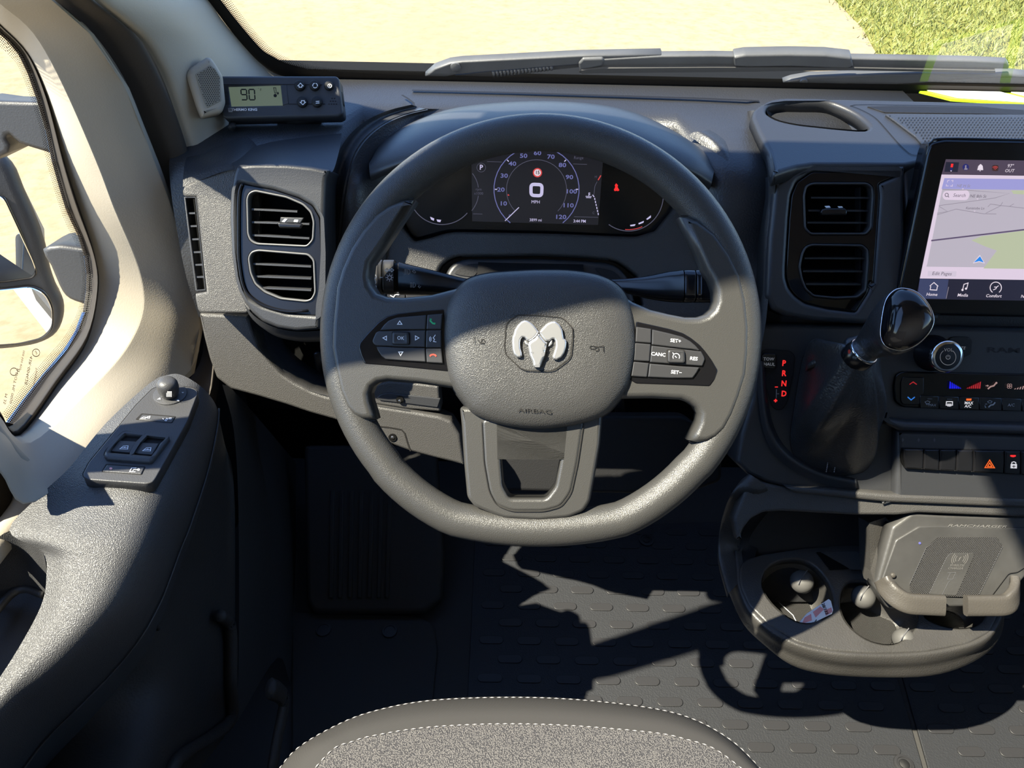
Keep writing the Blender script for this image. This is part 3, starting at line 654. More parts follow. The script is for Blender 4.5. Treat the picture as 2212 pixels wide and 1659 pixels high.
# left module beside the door
PLL = lean((-.3, .757, .80), 30)
side = fil(K('pv', (48, 520), (60, 470), (120, 430), (210, 385), (330, 340), (440, 318)), 3)
lp = [(394, 421), (393, 412), (397, 402), (412, 394), (440, 383), (470, 371), (520, 352), (560, 352), (560, 660), (531, 678), (431, 676), (426, 668), (421, 645), (421, 634), (445, 630), (422, 424), (401, 426)]
plate('left_end_panel', [lp], PLL, .05, .003, M['dash_g'], dash, off=-.010)
loft('left_top', [[PY(x, y, Y) for x, y, Y in [(409, 330, .86), (440, 314, .87), (495, 285, .89), (540, 255, .92), (590, 235, .95)]],
                  [PY(x, y, Y) for x, y, Y in [(400, 350, .82), (440, 340, .83), (495, 315, .85), (545, 300, .87), (590, 300, .90)]],
                  [PY(x, y, Y) for x, y, Y in [(396, 378, .80), (440, 364, .80), (495, 345, .805), (540, 345, .81), (580, 350, .84)]],
                  [PY(x, y, Y) for x, y, Y in [(395, 404, .787), (440, 386, .787), (495, 368, .79), (540, 370, .79), (580, 380, .82)]]], M['dash'], dash, nu=4, nv=4)
pod_top = [[PY(*p) for p in [(500, 352, .80), (530, 326, .835), (580, 308, .86), (660, 296, .875), (738, 288, .88)]],
           [PY(*p) for p in [(502, 356, .79), (535, 338, .81), (590, 325, .825), (665, 318, .835), (735, 315, .84)]],
           [PY(*p) for p in [(506, 361, .783), (545, 353, .785), (610, 351, .785), (670, 356, .785), (722, 364, .785)]],
           [PY(*p) for p in [(507, 368, .776), (545, 361, .776), (610, 360, .776), (668, 365, .776), (712, 374, .776)]]]
loft('left_pod_top', pod_top, M['dash_s'], dash, nu=4, nv=4)
pod = K('pv', (490, 285), (640, 272), (900, 276), (1100, 295), (1250, 325), (1222, 420), (1212, 700), (1216, 1000), (1200, 1300)) + [(692, 660), (690, 712), (640, 716), (600, 710), (566, 696), (543, 676), (527, 655), (514, 630), (505, 600), (498, 545), (494, 466), (497, 413), (503, 375)]
pv_hole = K('pv', (500, 505), (522, 438), (560, 450), (800, 495), (1000, 560), (1110, 622), (1168, 720), (1182, 1000), (1180, 1300), (1165, 1400), (1145, 1512), (900, 1490), (700, 1430), (600, 1370), (540, 1280), (510, 1100))
plate('left_pod_face', [fil(pod, 6), fil(pv_hole, 5)], PLL, .05, .005, M['dash_s'], dash, off=.016)
loft('left_pod_underside', [[PLL.at(x, y, .012) for x, y in [(527, 656), (550, 683), (590, 706), (640, 716), (700, 714)]], [PLL.at(x, y, -.005) for x, y in [(536, 676), (556, 698), (595, 722), (645, 733), (705, 732)]], [PLL.at(x, y, -.04) for x, y in [(545, 690), (566, 708), (600, 728), (650, 738), (705, 738)]]], M['dash_s'], dash)
# lower knee panel with its storage cut-out
KN = lean((-.2, .735, .62), 22)
knee = [(429, 677), (536, 682), (544, 707), (561, 756), (585, 785), (609, 809), (638, 828), (671, 845), (700, 855), (760, 868), (800, 875), (887, 889), (950, 900), (975, 910), (994, 940), (1004, 1006), (940, 990), (887, 976), (854, 964), (790, 932), (722, 907), (671, 893), (621, 876), (561, 858), (498, 841), (467, 817), (452, 776), (440, 730)]
plate('knee_panel', [fil(knee, 5)], KN, .03, .004, M['dash_g'], dash)
loft('storage_lip', [[KN.at(x, y, -.001) for x, y in [(540, 690), (561, 756), (609, 809), (671, 845), (760, 868), (887, 889)]], [KN.at(x, y, -.03) for x, y in [(560, 690), (582, 750), (628, 798), (688, 834), (770, 852), (887, 870)]], [KN.at(x, y, -.10) for x, y in [(590, 690), (615, 742), (655, 782), (710, 812), (790, 830), (887, 850)]]], M['dash_s'], dash)
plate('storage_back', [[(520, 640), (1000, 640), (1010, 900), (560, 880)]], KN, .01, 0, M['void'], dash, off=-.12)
plate('storage_shelf_panel', [fil([(800, 872), (797, 850), (812, 831), (838, 823), (905, 829), (948, 834), (952, 890), (880, 884)], 5)], KN, .03, .003, M['dash_g'], dash, off=-.006)
plate('fixing_strip', [fil(K('kn', (300, 215), (350, 175), (430, 158), (1060, 228), (1025, 335), (640, 285), (330, 250)), 2)], KN, .004, .001, M['dash_s'], dash, off=-.004)
sp_ = K('kn', (575, 238))[0]
lathe('screw_recess', KN.at(*sp_, -.003), KN.n, [(.0048, 0), (.0048, .0012), (.0044, .0012)], M['void'], dash)
lathe('screw', KN.at(sp_[0], sp_[1] + 3, -.0015), KN.n, [(.0022, 0), (.002, .001), (.001, .0013)], M['steel'], dash)
strokes('panel_gap', [K('kn', (330, 560), (450, 572), (590, 598), (630, 640), (665, 760), (700, 855))], 3, KN, M['dark'], dash, off=.0006)
sp_ = K('kn', (488, 692))[0]
lathe('screw_recess', KN.at(*sp_, 0), KN.n, [(.0056, 0), (.0052, .0012), (.0040, .0012)], M['void'], dash)
lathe('screw', KN.at(*sp_, .0008), KN.n, [(.0026, 0), (.0024, .001), (.001, .0015)], M['steel'], dash)
# ---- vents
def ringplate(name, loop, w_, pl, off, mat, parent, depth=.012):
    L = [tuple(p) for p in loop]; L = L if area2(L) > 0 else L[::-1]
    return plate(name, [L, inset(L, w_)], pl, depth, .0012, mat, parent, off=off)
def slat(x0, y0, x1, y1, pl, off, dep, mat, parent, tap=10):
    a, b = pl.at(x0, y0, off), pl.at(x1, y1, off); u = pl.ey * .0010
    back = -pl.n * dep + pl.ey * dep * .10; s = nrm(b - a) * tap * pl.mpp(x0, y0)
    V = [a - u, b - u, b + u, a + u, a + back + s * 1.6 - u * .6, b + back - s - u * .6, b + back - s + u * .6, a + back + s * 1.6 + u * .6]
    return mobj('slat', V, [(0, 1, 2, 3), (3, 2, 6, 7), (0, 4, 5, 1), (4, 7, 6, 5), (0, 3, 7, 4), (1, 5, 6, 2)], mat, parent, smooth=False)
def vane(x, y0, y1, pl, off, parent):
    a, b = pl.at(x, y0, off), pl.at(x, y1, off); u = pl.ex * .0008; d = -pl.n * .012
    return mobj('vane', [a - u, a + u, b + u, b - u, a - u + d, a + u + d, b + u + d, b - u + d], [(0, 1, 2, 3), (0, 4, 5, 1), (1, 5, 6, 2), (2, 6, 7, 3), (3, 7, 4, 0)], M['black'], parent, smooth=False)
v1 = thing('air_vent', PLL.at(605, 535), 'sunlit double air vent left of the steering wheel in a slanted gloss black bezel', 'air vent', 'air vents')
up1 = K('pv', (570, 560), (590, 512), (640, 488), (900, 540), (1040, 600), (1108, 668), (1130, 750), (1122, 900), (1070, 958), (650, 938), (600, 908), (577, 850))
lo1_ = K('pv', (582, 1045), (608, 992), (665, 974), (1080, 1008), (1130, 1060), (1142, 1330), (1110, 1390), (1060, 1407), (850, 1385), (720, 1330), (640, 1262), (600, 1170))
fu, fl_ = fil(up1, 7), fil(lo1_, 7)
plate('bezel', [fil(pv_hole, 5), fu, fl_], PLL, .014, .0005, M['gloss2'], v1, off=.0145)
ringplate('upper_ring', fu, 4.5, PLL, .0165, M['rim'], v1); ringplate('lower_ring', fl_, 4.5, PLL, .0165, M['rim'], v1)
plate('cavity', [fil(pv_hole, 5)], PLL, .004, 0, M['void'], v1, off=-.018)
for x0, y0, x1, y1 in [(543, 452, 642, 457), (543, 480, 668, 484), (543, 508, 668, 515), (545, 570, 672, 576), (547, 597, 672, 602), (564, 622, 672, 627)]:
    slat(x0, y0, x1, y1, PLL, .011, .030, M['dash_s'], v1)
tb = Pl(PLL.at(625, 486, .013), PLL.n)
plate('tab', [fil(K('pv', (822, 765), (835, 755), (1020, 765), (1030, 780), (1015, 805), (840, 800)), 2)], PLL, .010, .002, M['gloss2'], v1, off=.0165)
plate('tab_grip', [fil(K('pv', (850, 712), (1040, 716), (1015, 762), (845, 758)), 1)], PLL, .006, .001, M['dash_s'], v1, off=.012)
polys('tab_mark', [K('pv', (862, 750), (885, 726), (908, 728), (885, 752)), K('pv', (958, 750), (965, 732), (996, 735), (990, 754))], PLL, M['white'], v1, off=.0125)
tube('chrome_edge', catmull([PLL.at(*p, .0165) for p in K('pv', (540, 440), (515, 520), (508, 700), (510, 1000), (520, 1130), (548, 1270), (600, 1355), (720, 1435), (900, 1480), (1070, 1475))], 4), .0016, M['gloss'], v1, ns=8)
v2 = thing('air_vent', PLL.at(420, 520), 'narrow upright demister vent at the left end of the dashboard next to the door', 'air vent', 'air vents')
ds = K('pv', (75, 548), (160, 546), (242, 1306), (166, 1312))
plate('frame', [[(p[0] - 3 if i in (0, 3) else p[0] + 1, p[1]) for i, p in enumerate(ds)], [(p[0] + (1 if i in (0, 3) else -2), p[1] + (2 if i < 2 else -2)) for i, p in enumerate(ds)]], PLL, .02, .001, M['dash_s'], v2, off=-.012)
plate('cavity', [ds], PLL, .004, 0, M['void'], v2, off=-.035)
for i, y in enumerate((680, 785, 892, 997, 1100, 1199)):
    xa = 105 + i * 15; p, q = K('pv', (xa - 22, y + 2), (xa + 52, y))
    slat(p[0], p[1], q[0], q[1], PLL, -.014, .016, M['dash_s'], v2, tap=1)
# ---- instrument binnacle
hood0 = [(800, 366), (818, 317), (881, 268), (971, 236), (1062, 223), (1175, 218), (1288, 225), (1378, 245), (1468, 290), (1525, 335), (1540, 385)]
lip0 = [(799, 378), (838, 360), (905, 335), (985, 318), (1075, 306), (1165, 303), (1262, 308), (1355, 325), (1432, 345), (1495, 368), (1537, 396)]
def hy(i): return .925 - .075 * ((i - 5) / 5) ** 2
h0 = [PY(x, y, hy(i)) for i, (x, y) in enumerate(hood0)]
h3 = [PY(x, y, .785 + .02 * abs((i - 5) / 5) ** 2) for i, (x, y) in enumerate(lip0)]
h1 = [mid(a, b, .33) + A((0, 0, .010)) for a, b in zip(h0, h3)]; h2 = [mid(a, b, .75) + A((0, 0, .010)) for a, b in zip(h0, h3)]
h4 = [p + A((0, .004, -.010)) for p in h3]
h5 = [mid(p, A((.02, .86, .80)), .05) + A((0, .03, -.006)) for p in h4]
h6 = [mid(p, A((.02, .87, .78)), .09) + A((0, .06, -.012)) for p in h4]
loft('instrument_hood', [h0, h1, h2, h3, h4], M['dash_s'], dash, nu=4, nv=5)
loft('hood_lining', [h4, h5, h6], M['black'], dash, nu=4, nv=3)
hb = [p + A((0, .012, -.03)) for p in h0]
loft('hood_base', [h0, hb], M['dash'], dash, lin=True)
IC = lean((0, .855, .78), 26)
ic = thing('instrument_cluster', IC.at(1160, 410), 'instrument cluster with lit speedometer screen behind the steering wheel', 'instrument panel')
lens = sm([(868, 430), (868, 470), (880, 500), (898, 517), (930, 510), (962, 502), (1000, 500), (1190, 504), (1375, 511), (1418, 498), (1445, 470), (1468, 430), (1480, 380), (1440, 320), (1300, 300), (1165, 292), (1020, 298), (900, 330)], 3)
plate('lens', [lens], IC, .02, .003, M['gloss2'], ic)
M['lcd'] = glow('lcd_black', (.012, .012, .016), 1); M['lcw'] = glow('lcd_white', (.62, .58, .85), .9); M['lcb'] = glow('lcd_blue', (.16, .17, .42), .9)
M['lcd_dim'] = glow('lcd_dim', (.10, .10, .15), .8); M['lcr'] = glow('lcd_red', (.8, .08, .08), .8); M['lcpink'] = glow('lcd_pinkwhite', (.85, .72, .80), .9)
O1 = .0008
polys('screen', [[(1018, 322), (1304, 328), (1292, 486), (1020, 478)]], IC, M['lcd'], ic, off=O1)
def carc(cx, cy, r, a0, a1, n=30, ry=None): 
    ry = r if ry is None else ry
    return [(cx + r * math.cos(math.radians(a0 + (a1 - a0) * i / n)), cy + ry * math.sin(math.radians(a0 + (a1 - a0) * i / n))) for i in range(n + 1)]
strokes('dial_arc', [carc(1159, 409, 92, 128, 412), ], 1.8, IC, M['lcb'], ic, off=.0016)
strokes('dial_arc', [carc(1159, 410, 65, 135, 405)], 1.3, IC, M['lcd_dim'], ic, off=.0016)
tk = []
for a in (180, 225, 270, 315, 360): tk.append([(1159 + 90 * math.cos(math.radians(a)), 409 + 90 * math.sin(math.radians(a))), (1159 + 85 * math.cos(math.radians(a)), 409 + 85 * math.sin(math.radians(a)))])
strokes('dial_tick', tk, 2, IC, M['lcw'], ic, off=.002)
for s, x, y in (('10', 1087, 440), ('20', 1082, 410), ('30', 1089, 380), ('40', 1107, 354), ('50', 1131, 337), ('60', 1161, 331), ('70', 1190, 339), ('80', 1215, 357), ('90', 1230, 383), ('100', 1234, 414), ('110', 1227, 444), ('120', 1211, 469)):
    text(s, x, y, 8.5, IC, M['lcb'], ic, .002, sx=1.35, bold=.02)
text('0', 1101, 466, 5, IC, M['lcb'], ic, .002, sx=1.3)
strokes('needle', [[(1091, 477), (1121, 448)]], 1.8, IC, M['lcw'], ic, off=.0024)
ob = fil([(1147, 398), (1171, 399), (1170, 423), (1147, 422)], 7); ob.append(ob[0])
strokes('speed_digit', [ob], 7, IC, M['lcw'], ic, off=.0024)
text('MPH', 1157, 436.5, 6.5, IC, M['lcw'], ic, .002, sx=1.0)
text('3899 mi', 1157, 475.5, 6, IC, M['lcw'], ic, .002, sx=.95); text('3:44 PM', 1252, 478, 6, IC, M['lcw'], ic, .002, sx=.95, bold=.01)
polys('speed_limit_sign', [circ(1161, 373, 10, n=24)], IC, M['lcr'], ic, off=.002); polys('speed_limit_face', [circ(1161, 373, 7.3, n=24)], IC, M['lcpink'], ic, off=.0024)
text('15', 1161, 373, 7, IC, M['dark'], ic, .0028, bold=.02)
text('P', 1039.5, 362, 10, IC, M['lcw'], ic, .002, bold=.02); strokes('gear_ring', [carc(1039.5, 362, 9.5, 0, 360, 24)], 1, IC, M['lcd_dim'], ic, off=.002)
text('rpm', 1034, 409, 5.5, IC, M['lcd_dim'], ic, .002); text('x1000', 1034, 418, 5.5, IC, M['lcd_dim'], ic, .002)
text('Range', 1250, 341, 6, IC, M['lcd_dim'], ic, .002)
strokes('rpm_arc', [carc(970, 414, 64, -38, -8), carc(970, 414, 64, 8, 40)], 1.4, IC, M['lcd_dim'], ic, off=.002)
strokes('divider', [[(1022, 462), (1042, 462.5)], [(1240, 468), (1292, 469.5)], [(1052, 349), (1084, 350)], [(1238, 354), (1268, 355)]], 1, IC, M['lcd_dim'], ic, off=.002)
strokes('temperature_scale', [[(1298, 379), (1292, 389)]], 2.2, IC, M['lcr'], ic, off=.002); strokes('temperature_arc', [[(1290, 392), (1285, 402), (1283, 421)]], 1.2, IC, M['lcd_dim'], ic, off=.002)
strokes('temperature_bar', [[(1280 + 1.5 * i + (i > 0) * 2, 421 + 6.5 * i) if i < 1 else (1283 + 1.5 * i, 421 + 6.5 * i), (1283.6 + 1.5 * i, 425.5 + 6.5 * i)] for i in range(7)], 2, IC, M['lcw'], ic, off=.0022)
text('H', 1287, 382, 5, IC, M['lcd_dim'], ic, .002); text('C', 1282, 460, 5, IC, M['lcd_dim'], ic, .002)
strokes('coolant_symbol', [[(1272, 416), (1272, 424)], [(1265, 424), (1278, 424.6)], [(1266, 426.8), (1277, 427.2)], [(1272, 417), (1275, 417)], [(1272, 420), (1275, 420)]], 1.4, IC, M['lcw'], ic, off=.002)
polys('marker', [[(1097, 419), (1101, 422), (1097, 423)]], IC, M['lcr'], ic, off=.002)
polys('seat_belt_light', [[(1331, 396), (1335, 400), (1334, 404), (1338, 411), (1335, 413), (1332, 412), (1328, 413), (1326, 410), (1329, 404), (1328, 400)]], IC, M['gled'], ic, off=.001)
strokes('fuel_dial_arc', [carc(955, 415, 71, 40, 155, 30, 70)], 1.8, IC, M['lcd_dim'], ic, off=.002)
strokes('fuel_dial_arc', [carc(1358, 421, 75, -5, 125, 34, 78)], 1.8, IC, M['lcd_dim'], ic, off=.002)
polys('gauge_segment', [[(929, 468), (938, 472), (937, 477), (931, 474)], [(943, 474), (953, 475), (951, 480), (945, 479)]], IC, M['lcw'], ic, off=.002)
polys('gauge_segment', [[(1361, 486), (1373, 484), (1371, 488), (1362, 489)], [(1379, 482), (1391, 477), (1390, 481), (1380, 485)], [(1396, 473), (1406, 465), (1406, 470), (1398, 475)]], IC, M['lcw'], ic, off=.002)
strokes('red_zone', [carc(1358, 421, 72, 66, 96, 8, 75)], 1.3, IC, M['lcr'], ic, off=.002)
# panel between cluster and column
CP = lean((0, .800, .735), 34)
cpan = [(838, 425), (866, 488), (895, 521), (930, 513), (964, 503), (985, 500), (1190, 504), (1375, 511), (1420, 497), (1453, 456), (1485, 400), (1540, 398), (1570, 440), (1600, 520), (1612, 600), (1612, 700), (1400, 720), (900, 720), (760, 700), (752, 640), (750, 540), (755, 470), (764, 407), (800, 410)]
chole = K('ct', (190, 222), (215, 175), (270, 130), (330, 102), (400, 92), (1100, 84), (1500, 103), (1700, 122), (1790, 145), (1860, 190), (1960, 272)) + [(1390, 660), (930, 660)]
plate('column_panel', [fil(cpan, 6), fil(chole, 4)], CP, .03, .004, M['dash_g'], dash)
CS = lean((0, .79, .72), 40)
cs = thing('steering_column', CS.at(1160, 600), 'black steering column shroud with two stalks behind the wheel', 'steering column')
shr = K('ct', (262, 232), (295, 180), (340, 140), (440, 112), (1100, 112), (1500, 132), (1700, 150), (1780, 180), (1830, 225), (1872, 280)) + [(1375, 660), (945, 660)]
plate('upper_shroud', [fil(shr, 6)], CS, .05, .006, M['dash_s'], cs, off=-.004)
for pts in (K('ct', (330, 245), (400, 190), (480, 165), (560, 165), (590, 190), (540, 240), (500, 275), (420, 272)), K('ct', (1580, 205), (1650, 205), (1740, 230), (1800, 280), (1800, 310), (1690, 312), (1650, 280))):
    plate('finger_dip', [sm(pts, 3)], CS, .002, .0006, M['black'], cs, off=-.0030)
box('lower_shroud', (-.045, .68, .66), (.085, .80, .725), M['black'], cs)
strokes('column_cover_gap', [K('ct', (400, 98), (1100, 90), (1500, 110), (1700, 130))], 2, CS, M['dark'], cs, off=-.0035)
# ---- stalks
def stalk(name, secs, mat, parent, D0, D1):
    rows = []
    for i, (x, yt, yb) in enumerate(secs):
        D = D0 + (D1 - D0) * i / (len(secs) - 1); c = PD(x, (yt + yb) / 2, D); h = (yb - yt) / 2 * D / FPX
        rows.append([c + UPV * h * math.sin(a) * (1 / (abs(math.cos(a)) ** 4 + abs(math.sin(a)) ** 4) ** .25) - FWD * h * .75 * math.cos(a) * (1 / (abs(math.cos(a)) ** 4 + abs(math.sin(a)) ** 4) ** .25) for a in [2 * math.pi * k / 24 for k in range(24)]])
    return loft(name, rows, mat, parent, nu=1, nv=3, closed=True, cap=True, sharp=40)
st1 = thing('turn_signal_stalk', PD(830, 600, .735), 'left column stalk with headlamp symbols on its rings', 'stalk')
stalk('body', [(1040, 606, 640), (1000, 601, 640), (950, 588, 638), (900, 576, 637), (864, 567, 636)], M['gloss2'], st1, .76, .72)
for x0, x1 in ((832, 853), (820, 829), (760, 818)): stalk('ring', [(x1, 564, 634), (x1 - 1, 563, 635), (x0 + 1, 563, 635), (x0, 564, 634)], M['button'], st1, .719, .716)
stalk('core', [(866, 570, 630), (760, 570, 630)], M['dark'], st1, .722, .722)
SP = Pl(PD(835, 600, .7025), -nrm(ray(835, 600)))
def arrow2(x, y, s): return [[(x - 10 * s, y), (x - 5 * s, y - 4 * s), (x - 5 * s, y - 1.7 * s), (x - 1 * s, y - 1.7 * s), (x - 1 * s, y + 1.7 * s), (x - 5 * s, y + 1.7 * s), (x - 5 * s, y + 4 * s), (x - 10 * s, y)], [(x + 10 * s, y), (x + 5 * s, y - 4 * s), (x + 5 * s, y - 1.7 * s), (x + 1 * s, y - 1.7 * s), (x + 1 * s, y + 1.7 * s), (x + 5 * s, y + 1.7 * s), (x + 5 * s, y + 4 * s), (x + 10 * s, y)]]
ST = .0
lamp = lambda x, y, s: [carc(x, y, 5 * s, -90, 90, 10, 6 * s) + [(x, y - 6 * s)]] + [[(x - 2 * s, y + k * 2.6 * s), (x - 8 * s, y + k * 2.6 * s)] for k in (-2, -1, 0, 1, 2)]
strokes('symbol', arrow2(841, 583.5, .95) + [carc(841.5, 599.5, 4.2, 0, 360, 14)] + [[(841.5 + 5.8 * math.cos(a), 599.5 + 5.8 * math.sin(a)), (841.5 + 8.6 * math.cos(a), 599.5 + 8.6 * math.sin(a))] for a in [k * math.pi / 4 for k in range(8)]], 1.5, SP, M['white'], st1)
strokes('symbol', [carc(807.5, 609.5, 4.6, 0, 360, 14), [(820, 599), (826, 599.5)]] + lamp(809, 598, .75) + lamp(809, 620, .75), 1.7, SP, M['white'], st1)
strokes('symbol', lamp(881, 587, .95) + [[(891, 586), (894, 583), (898, 588), (896, 590), (891, 586)]], 1.2, SP, M['greyprint'], st1)
strokes('symbol', lamp(893, 615.5, .9) + [[(905, 615), (905, 619), (903, 619), (906.5, 622), (909, 618)]], 1.1, SP, M['greyprint'], st1)
st2 = thing('wiper_stalk', PD(1480, 620, .735), 'right column stalk with wiper symbols', 'stalk')
stalk('body', [(1290, 604, 630), (1345, 603, 632), (1396, 597, 644), (1440, 588, 651), (1472, 585, 653)], M['gloss2'], st2, .76, .72)
for x0, x1 in ((1475, 1496), (1499, 1510), (1513, 1600)): stalk('ring', [(x0, 586, 652), (x0 + 1, 585, 653), (x1 - 1, 585, 653), (x1, 586, 652)], M['gloss2'], st2, .719, .716)
stalk('core', [(1470, 590, 648), (1600, 590, 648)], M['dark'], st2, .722, .722)
strokes('symbol', [K('rs', (600, 375), (640, 365), (685, 372), (660, 410), (625, 408), (600, 375)), K('rs', (640, 368), (650, 428)), K('rs', (615, 350), (620, 335), (640, 332)), K('rs', (650, 332), (662, 340), (664, 355)), K('rs', (690, 385), (708, 368), (724, 382), (708, 402), (690, 385))], 1.3, SP, M['greyprint'], st2)
strokes('symbol', [K('rs', (1082, 212), (1130, 205), (1178, 212), (1165, 245), (1135, 262), (1105, 250), (1082, 212)), K('rs', (1118, 212), (1138, 275)), K('rs', (990, 326), (1038, 326))] + [carc(*K('rs', (1101, 328))[0], 4.2, 0, 360, 14)], 1.7, SP, M['white'], st2)
polys('symbol', [K('rs', (1093, 365), (1108, 365), (1115, 408), (1085, 408)), K('rs', (1085, 432), (1110, 432), (1110, 460), (1080, 460))], SP, M['greyprint'], st2)
text('A', *K('rs', (1167, 412))[0], 8, SP, M['greyprint'], st2)
text('LO', *K('rs', (1095, 490))[0], 4, SP, M['dimprint'], st2)
# little switch bank under the left stalk
sbp = lean((-.13, .70, .70), 35)
sb = thing('switch_bank', KN.at(850, 645), 'small row of grey switches half hidden under the left stalk', 'switch')
for x0, x1 in ((806, 833), (835, 875), (877, 935)): plate('switch', [[(x0, 628), (x1, 628), (x1, 660), (x0, 660)]], KN, .012, .001, M['button'], sb, off=.012)
strokes('symbol', [[(843, 638), (850, 642), (854, 636), (862, 637)]], 1.6, KN, M['white'], sb, off=.013)
# parking brake style lever glimpse left of the wheel rim
plate('light_dial', [[(676, 762), (692, 762), (694, 806), (682, 802)]], KN, .01, .002, M['gloss2'], dash, off=-.06)
# ---- thermometer display
TKP = Pl(PY(605, 208, .90), (.06, -.80, .60))
tkd = thing('thermostat_display', PZ(610, 262, .862), 'small black temperature controller showing 90 on a dash stand left of the wheel', 'display')
tb_ = fil(K('tk', (62, 250), (75, 200), (110, 172), (1960, 174), (2012, 225), (2072, 745), (2060, 790), (2000, 822), (215, 860), (160, 835), (140, 790)), 3)
lcd = K('tk', (245, 350), (1068, 325), (1105, 638), (290, 655))
plate('case', [tb_, lcd], TKP, .024, .003, M['thermo'], tkd)
M['tklcd'] = glow('lcd_green', (.16, .21, .15), .62)
plate('screen', [[(p[0] + d[0], p[1] + d[1]) for p, d in zip(lcd, ((-2, -2), (2, -2), (2, 2), (-2, 2)))]], TKP, .003, 0, M['tklcd'], tkd, off=-.002)
def seg7(d, x, y, w_, h, sl):
    S = {'9': 'abcdfg', '0': 'abcdef'}[d]; P = dict(a=((0, 0), (1, 0)), b=((1, 0), (1, .5)), c=((1, .5), (1, 1)), d=((0, 1), (1, 1)), e=((0, .5), (0, 1)), f=((0, 0), (0, .5)), g=((0, .5), (1, .5)))
    out = []
    for s in S:
        (a, b), (c, e) = P[s]; g = .06
        a, c = a + (c - a) * g, c - (c - a) * g; b, e = b + (e - b) * g, e - (e - b) * g
        out.append([(x + a * w_ + (.5 - b) * sl, y + b * h), (x + c * w_ + (.5 - e) * sl, y + e * h)])
    return out
q0 = K('tk', (450, 392), (580, 392))
strokes('digit', seg7('9', q0[0][0], q0[0][1], 12, 22.5, -1.5), 2.6, TKP, M['dark'], tkd, off=-.0012)
strokes('digit', seg7('0', q0[1][0] - .5, q0[1][1], 12, 22.5, -1.5), 2.6, TKP, M['dark'], tkd, off=-.0012)
text('F', *K('tk', (762, 400))[0], 5, TKP, M['dark'], tkd, -.0012); text('o', *K('tk', (725, 375))[0], 2.6, TKP, M['dark'], tkd, -.0012)
strokes('symbol', [K('tk', (965, 365), (1000, 365), (1010, 450), (985, 450), (965, 365))], 1.3, TKP, M['dark'], tkd, off=-.0012)
polys('symbol', [circ(*K('tk', (992, 490))[0], 3.7, n=14), K('tk', (1035, 425), (1052, 455), (1035, 480), (1018, 455))], TKP, M['dark'], tkd, off=-.0012)
for i in range(13):
    y = 348 + i * 23; strokes('rib', [K('tk', (112 + i * 3.4, y), (238 + i * 3, y - 2))], 1.2, TKP, M['dark'], tkd, off=.0004)
strokes('groove', [K('tk', (110, 318), (700, 312), (1300, 312)), K('tk', (1470, 316), (1545, 316)), K('tk', (1705, 318), (1742, 318)), K('tk', (1205, 625), (1345, 625)), K('tk', (1510, 625), (1575, 625)), K('tk', (1745, 625), (1785, 622))], 1.6, TKP, M['dark'], tkd, off=.0004)
plate('side_step', [K('tk', (1078, 338), (1170, 322), (1205, 620), (1110, 638))], TKP, .003, .0006, M['thermo'], tkd, off=.0008)
for x, y, r in ((1388, 340, 84), (1622, 340, 82), (1850, 342, 74), (1425, 605, 82), (1660, 603, 82)):
    cx, cy = K('tk', (x, y))[0]; rr_ = r * .1356
    dome('button', circ(cx, cy, rr_, rr_ * 1.02, 24), TKP, [(1, -.001), (1, .0025), (.94, .0042), (.7, .005)], M['black'], tkd)
aup = lambda x, y: [K('tk', (x, y - 42), (x + 44, y), (x + 22, y), (x + 22, y + 22), (x - 22, y + 22), (x - 22, y), (x - 44, y), (x, y - 42))]
adn = lambda x, y: [K('tk', (x, y + 40), (x + 44, y), (x + 24, y - 2), (x + 24, y - 25), (x - 22, y - 25), (x - 22, y), (x - 44, y), (x, y + 40))]
c3 = K('tk', (1627, 330))[0]
strokes('symbol', aup(1394, 335) + adn(1432, 595) + [carc(*c3, 5, -80, 20), carc(*c3, 5, 40, 140), carc(*c3, 5, 160, 260)] + [K('tk', (1638, 585), (1696, 580)), K('tk', (1638, 612), (1696, 607))], 1.6, TKP, M['white'], tkd, off=.0056)
c4 = K('tk', (1860, 335))[0]; strokes('symbol', [carc(*c4, 4, 0, 360, 16), [(c4[0], c4[1] - 2), (c4[0], c4[1] + 2)]], 1.2, TKP, M['white'], tkd, off=.0056)
polys('speaker_slot', [[K('tk', (x - 11, y - 8), (x + 11, y - 8), (x + 11, y + 8), (x - 11, y + 8))[k] for k in range(4)] for x, y in [(1898, 535), (1938, 535), (1873, 580), (1913, 580), (1952, 580), (1850, 626), (1888, 626), (1927, 626), (1967, 626)]], TKP, M['dark'], tkd, off=.0004)
text('THERMO KING', *K('tk', (500, 715))[0], 5.2, TKP, M['white'], tkd, .0006, sx=1.08, bold=.03)
plate('badge', [K('tk', (240, 690), (308, 690), (310, 750), (248, 752))], TKP, .001, 0, M['greyprint'], tkd, off=.0006); text('TK', *K('tk', (277, 720))[0], 4.6, TKP, M['thermo'], tkd, .0009, bold=.03)
mpz = [PZ(x, y, .868) for x, y in [(592, 262), (690, 262), (690, 246), (592, 246)]]
plate('stand', [[(588, 236), (691, 236), (691, 262), (640, 264), (594, 261)]], TKP, .05, .003, M['black'], tkd, off=-.016)
tube('stand_post', [TKP.at(640, 240, -.03), PZ(640, 285, .850) + A((0, .04, 0))], .014, M['black'], tkd)
tube('cable', [TKP.at(*K('tk', (330, 800))[0], -.012), TKP.at(*K('tk', (315, 920))[0], -.02), PZ(*K('tk', (300, 1000))[0], .858)], .0045, M['black'], tkd, ns=8)
plate('side_knob', [K('tk', (2040, 410), (2062, 440), (2085, 620), (2068, 655))], TKP, .008, .001, M['black'], tkd, off=-.008)
